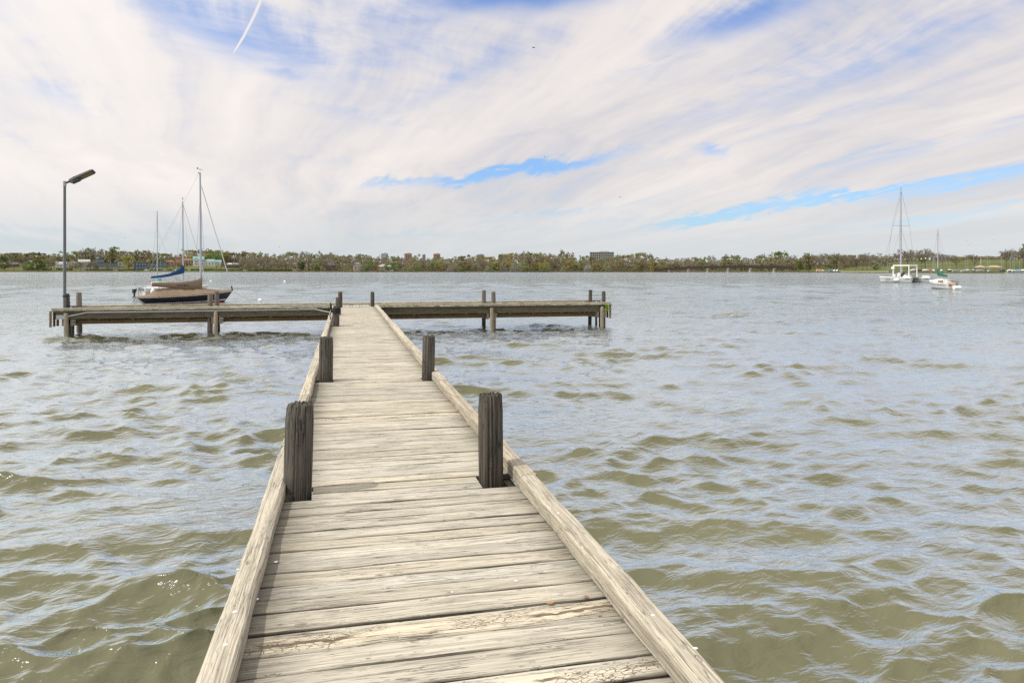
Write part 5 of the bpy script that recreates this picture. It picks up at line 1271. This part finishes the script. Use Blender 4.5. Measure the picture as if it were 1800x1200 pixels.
# footbridge across the inlet
ax, bx = 1153, 1396
def bp(px): return float(np.interp(px, [1153, 1400], [800, 735]))
t = thing('footbridge', P(1281, bp(1281), 0), 0, 'long rusty brown truss footbridge on pale concrete piers', 'bridge')
org = P(1281, bp(1281), 0)
def bz(px): return float(np.interp(px, [1153, 1180, 1220, 1281, 1345, 1396], [1.6, 2.8, 4.2, 5.0, 4.8, 4.0]))
tops, bots = [], []
for i in range(50):
    px = ax + (bx - ax) * i / 49; q = P(px, bp(px), 0) - org; tops.append(q + Vector((0, 0, bz(px) + 2.4))); bots.append(q + Vector((0, 0, bz(px))))
for off in (0, 3.4):
    o_ = Vector((0, off, 0))
    MB().tube([q + o_ for q in tops], 0.26, 6).build('top_chord', steel, t); MB().grid([[q + o_ + Vector((0, a, b)) for a, b in ((-0.15, -0.7), (0.15, -0.7), (0.15, 1.7), (-0.15, 1.7))] for q in bots], closed=True, ends=True).build('girder', steel, t)
    m_ = MB()
    for i in range(49):
        m_.tube([bots[i] + o_, tops[i] + o_], 0.22, 4); m_.tube([bots[i] + o_, tops[i + 1] + o_] if i % 2 else [tops[i] + o_, bots[i + 1] + o_], 0.13, 4)
    m_.build('truss_web', steel, t)
MB().grid([[bots[i] + Vector((0, a, b)) for a, b in ((-0.1, 0.0), (3.5, 0.0), (3.5, 0.35), (-0.1, 0.35))] for i in range(50)], closed=True, ends=True).build('walkway', steel, t)
for px in (1177, 1211, 1245, 1281, 1320, 1362):
    q = P(px, bp(px), 0) - org; h = bz(px) - 0.4
    MB().box((q.x, q.y + 1.7, h / 2 - 0.5), (1.7, 2.6, h + 0.6)).box((q.x, q.y + 1.7, h - 0.35), (2.6, 4.6, 0.9)).build('pier', stone, t)

# ------------------------------------------------------------------ cars, boat yard, pavilions, lamps
paint = {'white': col_mat('white_car_paint', (0.70, 0.70, 0.70), 0.25), 'silver': col_mat('silver_car_paint', (0.40, 0.42, 0.44), 0.25), 'blue': col_mat('blue_car_paint', (0.12, 0.20, 0.34), 0.25), 'dark': col_mat('dark_car_paint', (0.03, 0.035, 0.045), 0.25), 'orange': col_mat('orange_box_paint', (0.55, 0.22, 0.04), 0.4)}
def car(px, off, c, lab, rz=0.0, van=False, scale=1.0):
    p, d = on_land(px, off)
    t = thing('parked_car', p + Vector((0, 0, 0.02)), -TH + rz, lab, 'car', 'cars parked along the far shore'); t.scale = (scale,) * 3
    b = MB().prism([(-2.2, 0.35), (2.2, 0.35), (2.25, 0.75), (1.9, 0.95), (0.9, 1.0), (0.3, 1.45), (-1.5, 1.48), (-2.1, 1.0), (-2.25, 0.7)], 'y', -0.88, 0.88)
    if van: b = MB().prism([(-2.3, 0.4), (2.3, 0.4), (2.3, 1.2), (1.4, 1.3), (0.9, 2.0), (-2.3, 2.05)], 'y', -0.95, 0.95)
    b.build('body', paint[c], t)
    MB().prism([(-1.75, 0.98), (0.82, 1.0), (0.28, 1.38), (-1.45, 1.40)], 'y', -0.9, 0.9).build('window', M['glass_dark'], t)
    wh = MB().tube([(0, -0.1, 0), (0, 0.1, 0)], 0.33, 10).mesh('wheel', M['black'])
    for x in (-1.4, 1.4):
        for y_ in (-0.84, 0.84): link('wheel', wh, t, (x, y_, 0.33))
    return t
for a in ((203.5, 20, 'white', 'white car parked on the far left shore road below the grey house', 0.4), (213.5, 20, 'dark', 'dark car next right of the white car on the far left road'), (239, 20, 'dark', 'dark car below the dark modern house'),
          (257, 20, 'white', 'white car below the dark modern house'), (290, 20, 'silver', 'silver car at the right of the far left road', 0.0), (308, 20, 'white', 'white car behind the white sailboat\'s blue cover'), (431, 20, 'white', 'white car alone on the shore road right of the houses', 0.3),
          (1461.5, 18, 'blue', 'blue car left of the white cars on the right far shore', 0.3), (1466.5, 18, 'blue', 'second blue car tucked against the white car on the right far shore', 0.2), (1470, 16, 'white', 'white car beside the blue ones on the right far shore', 0.2), (1475, 18, 'white', 'white car at the right end of the far shore car row', 0.2)):
    car(*a, scale=1.25)
p, d = on_land(1442, 16)
t = thing('work_truck', p, -TH, 'white truck with an orange load parked by the bridge', 'truck')
MB().box((-1.5, 0, 1.2), (5.0, 2.0, 0.7)).prism([(1.2, 0.5), (3.4, 0.5), (3.4, 1.5), (2.8, 2.3), (1.2, 2.3)], 'y', -1, 1).build('body', paint['white'], t)
MB().box((-1.6, 0, 2.4), (4.4, 1.9, 1.6)).build('load', paint['orange'], t)
for x in (-2.8, 2.4):
    for y_ in (-0.9, 0.9): MB().tube([(x, y_ - 0.12, 0.45), (x, y_ + 0.12, 0.45)], 0.45, 10).build('wheel', M['black'], t)
# the pale shore path on the right
mb = MB(); rows = []
for px in range(1478, 1566, 4):
    a, _ = on_land(px, 9.0); b, _ = on_land(px, 13.5); rows.append([a + Vector((0, 0, 0.25)), b + Vector((0, 0, 0.3)), b + Vector((0, 0, -0.4)), a + Vector((0, 0, -0.4))])
o = mb.grid(rows, closed=True, ends=True).build('path', M['path']); tag(o, 'pale path along the far right shore', None, None, 'structure')

cov = {'white': M['white'], 'grey': M['grey'], 'red': col_mat('red_boat_cover', (0.36, 0.03, 0.06), 0.7), 'brown': col_mat('brown_boat_cover', (0.16, 0.075, 0.05), 0.7), 'blue': col_mat('blue_boat_cover', (0.06, 0.12, 0.30), 0.7), 'bright': col_mat('bright_blue_boat_cover', (0.02, 0.30, 0.62), 0.6), 'slate': col_mat('slate_boat_cover', (0.12, 0.14, 0.18), 0.7), 'cream': col_mat('cream_boat_cover', (0.52, 0.47, 0.36), 0.7)}
def yard_boat(px, off, ln, cover, mast_py, lab, hullm='white', rz=0.0, up=0.6):
    p, d = on_land(px, off)
    t = thing('stored_boat', p + Vector((0, 0, up)), -TH + rz, lab, 'boat', 'boats stored on the far right shore')
    st, pt = hull_bands(ln, ln * 0.36, 0.75, 0.95, 0.04, 0.1, 0.5, depth=0.25, n=10, m=4)
    h = st(0, 1); h.v = [(v[0] - ln / 2, v[1], v[2] + 0.25) for v in h.v]; h.build('hull', cov[hullm], t, smooth=True)
    rows = []
    for i in range(11):
        a0, a1 = pt(i / 10, 1, -1), pt(i / 10, 1, 1)
        rows.append([(a0[0] - ln / 2, (a0[1] + (a1[1] - a0[1]) * k / 6) * 1.03, a0[2] + 0.27 + math.sin(math.pi * k / 6) * 0.55 * math.sin(math.pi * min(1, 0.12 + i / 11)))for k in range(7)])
    MB().grid(rows).build('cover', cov[cover], t, smooth=True)
    MB().box((0, 0, -0.25), (ln * 0.8, 1.0, 0.15)).box((-ln * 0.2, 0, -0.3), (0.3, 1.7, 0.6)).build('trailer', M['grey'], t)
    if mast_py: MB().tube([(0.1 * ln, 0, 0.6), (0.1 * ln, 0, zof(mast_py, d) - p.z - up)], 0.075, 6).build('mast', M['alu'], t)
for a in ((1607, 9, 6, 'white', 455, 'white boat with a tall mast just right of the catamaran'), (1615, 8, 6, 'brown', None, 'brown covered boat on shore right of the catamaran', 'brown'), (1627, 8, 5.5, 'white', 457, 'white stored boat left of the red cover'),
          (1634, 12, 6, 'red', None, 'red covered boat on the far right shore'), (1641, 6, 5, 'white', 449, 'white stored boat under the small sailboat\'s mast', 'white', 1.2), (1655, 7, 6, 'white', 451, 'white oval covered boat right of the small sailboat', 'white', 0.9),
          (1669, 9, 6, 'white', 448, 'boat with a pointed white cover over a brown hull', 'brown', 0.5), (1682, 9, 7, 'slate', None, 'slate-blue covered boat on the far right shore'), (1695.5, 6, 6, 'grey', 455, 'grey boat with a mast left of the wide bare tree\'s trunk'), (1700, 9, 5, 'white', 456, 'white boat with a mast beside the grey one'),
          (1711, 6, 6, 'white', 447, 'white boat with a tall mast in front of the wide bare tree', 'blue', 1.0), (1723, 8, 6, 'grey', 461, 'grey boat under the pinkish pavilion roof'), (1739, 7, 5.5, 'blue', 452, 'blue covered boat left of the tan pavilion', 'white', 0.7), (1762, 10, 7.5, 'slate', 455, 'dark slate covered boat right of the tan pavilion', 'slate', 0.4),
          (1775, 4, 6.5, 'white', 452, 'white boat left of the cream one by the floating dock', 'white', 0.5), (1782, 3, 6, 'cream', 454, 'cream covered boat by the floating dock', 'white', 0.6), (1791, 3, 6, 'bright', 456, 'bright blue covered boat by the floating dock'), (1799, 4, 6, 'white', 447, 'white boat at the right edge by the floating dock')):
    yard_boat(*a)
t = thing('floating_dock', P(1795, 528, 0), -TH, 'low white floating dock at the right edge of the far shore', 'dock')
MB().box((0, 0, 0.45), (22, 2.6, 0.25)).build('deck', M['offwhite'], t)
for x in (-8, 0, 8): MB().box((x, 0, 0.1), (4, 2.2, 0.5)).build('float', M['grey'], t)
def pavilion(px, off, w, roofm, lab):
    p, d = on_land(px, off)
    t = thing('pavilion', p, -math.atan((px - CX) / F) - TH, lab, 'pavilion', 'open pavilions on the far right shore')
    hip(t, roofm, 0, 0, 3.6, w, 6, 1.5, 0.6)
    for x in (-w / 2 + 0.4, 0, w / 2 - 0.4):
        for y_ in (-2.6, 2.6): MB().box((x, y_, 1.6), (0.42, 0.42, 3.8)).build('post', bwall, t)
    MB().box((0, -2.6, 3.3), (w, 0.25, 0.35)).build('fascia', bwall, t)
pavilion(1723, 12, 7.6, col_mat('pinkish_roof', (0.36, 0.28, 0.24)), 'open pavilion with a pinkish grey roof'); pavilion(1747.5, 12, 9.6, col_mat('tan_roof', (0.34, 0.275, 0.19)), 'open pavilion with a bright tan roof')
for px, tp, lab in ((1619.5, 456, 'park lamp with a white globe, left one of the pair'), (1627, 455, 'park lamp with a white globe, right one of the pair')):
    p, d = on_land(px, 14); h = zof(tp, d) - p.z
    t = thing('park_lamp', p, 0, lab, 'lamp', 'park lamps on the far right shore')
    MB().tube([(0, 0, 0), (0, 0, h)], 0.14, 6).build('pole', M['metal_dark'], t); MB().ball((0, 0, h + 0.35), 0.5, 10, 6).build('globe', M['white'], t)
p, d = on_land(1724, 14); h = zof(451, d) - p.z
t = thing('flagpole', p, 0, 'flagpole with a small red and white flag above the pink pavilion', 'flagpole')
MB().tube([(0, 0, 0), (0, 0, h)], 0.11, 6).build('pole', M['offwhite'], t); MB().box((-0.5, 0, h - 0.6), (1.0, 0.06, 1.1)).build('flag', cov['red'], t)
for px, tp, lab in ((1735.5, 451, 'bare pale mast standing between the two pavilions'), (1760, 454, 'bare pale mast standing right of the tan pavilion'), (1779, 455, 'bare pale mast in front of the dark bare trees'), (1643.5, 450, 'bare pale mast standing left of the small sailboat')):
    p, d = on_land(px, 7); h = zof(tp, d) - p.z
    tag(MB().tube([(0, 0, 0), (0, 0, h)], 0.10, 6).build('bare_mast', M['alu'], None, p), lab, 'mast', 'bare masts on the far right shore')
# dark hedge on the left bank
def hedge(px0, px1, off, h, lab):
    mb = MB(); r = random.Random(int(px0)); px = px0
    for k in range(int((px1 - px0) * 16)):
        px = r.uniform(px0, px1); p, d = on_land(px, off + r.uniform(-0.8, 0.8)); p.z += r.uniform(0, h); s = r.uniform(0.25, 0.5)
        u = Vector((r.gauss(0, 1), r.gauss(0, 1), r.gauss(0, 1))).normalized(); v = u.orthogonal().normalized()
        mb.add([p - u * s, p + v * s, p + u * s, p - v * s], [(0, 1, 2, 3)])
    tag(mb.build('hedge', M['leaf_dark']), lab, 'hedge', 'dark hedges on the far left bank')
hedge(42, 92, 30, 3.4, 'dark hedge left of the lamp pole on the far bank'); hedge(98, 128, 34, 3.6, 'dark hedge right of the lamp pole below the cream house'); hedge(150, 238, 30, 1.9, 'long dark hedge below the terrace wall'); hedge(242, 330, 28, 1.9, 'long dark hedge below the dark modern and terracotta houses'); hedge(335, 520, 24, 2.2, 'long dark hedge right of the houses behind the bare parkway trees')

# ------------------------------------------------------------------ in the air
def bird(px, py, d, span_, lab, rz=0.0, roll=0.0):
    p = P(px, d, zof(py, d)); w = span_ / 2
    mb = MB().add([(0, 0.28 * w, 0), (0, -0.35 * w, 0), (w * 0.5, 0.12 * w, 0.22 * w), (w, -0.1 * w, 0.05 * w), (-w * 0.5, 0.12 * w, 0.22 * w), (-w, -0.1 * w, 0.05 * w), (w * 0.45, -0.12 * w, 0.18 * w), (-w * 0.45, -0.12 * w, 0.18 * w)],
                  [(0, 2, 6, 1), (2, 3, 6), (0, 1, 7, 4), (4, 7, 5)]).ball((0, 0, 0), 0.16 * w, 6, 5, (0.7, 2.4, 0.7))
    o = mb.build('bird', M['black'], None, p, (roll, 0.2, rz)); tag(o, lab, 'bird', 'birds in the sky')
bird(219, 418, 200, 0.9, 'tiny dark bird low in the sky left of the masts'); bird(491, 434, 220, 0.9, 'tiny dark bird low in the sky right of the navy boat', 1.0)
bird(957, 276, 150, 0.8, 'tiny dark bird above the blue gap in mid sky', 0.5); bird(1090, 347, 180, 1.0, 'tiny dark bird right of the blue gap in mid sky', 2.0)
for k, (a, b) in enumerate(((1700, 424), (1703, 430), (1728, 421), (1746, 422), (1709, 428))): bird(a, b, 260, 0.8, 'tiny bird in the flock above the boat yard, %s' % ('highest on the left side', 'lowest of the flock', 'highest of all, nearly alone', 'rightmost of the flock', 'right below the left pair')[k], k * 1.1)
d = 100; p = P(938, d, zof(84, d))
t = thing('drone', p, -TH + 0.25, 'small dark drone hovering high in the middle of the sky', 'drone')
MB().grid([[(x, w * math.cos(k * 1.0472), h * math.sin(k * 1.0472)) for k in range(6)] for x, w, h in ((-0.10, 0.02, 0.02), (-0.08, 0.05, 0.05), (0.0, 0.06, 0.075), (0.08, 0.05, 0.05), (0.11, 0.02, 0.02))], closed=True, ends=True).build('body', M['black'], t, smooth=True)
MB().box((0, 0, -0.07), (0.05, 0.05, 0.05)).build('camera_pod', M['grey'], t)
for sx in (-1, 1):
    for sy in (-1, 1):
        a_ = MB().tube([(0.04 * sx, 0.03 * sy, 0.02), (0.17 * sx, 0.13 * sy, 0.03)], 0.012, 6).tube([(0.17 * sx, 0.13 * sy, 0.0), (0.17 * sx, 0.13 * sy, 0.06)], 0.018, 8).build('arm', M['metal_dark'], t)
        MB().box((0.17 * sx, 0.13 * sy, 0.066), (0.20, 0.016, 0.006), 0.5 * sx * sy).build('propeller', M['black'], a_)
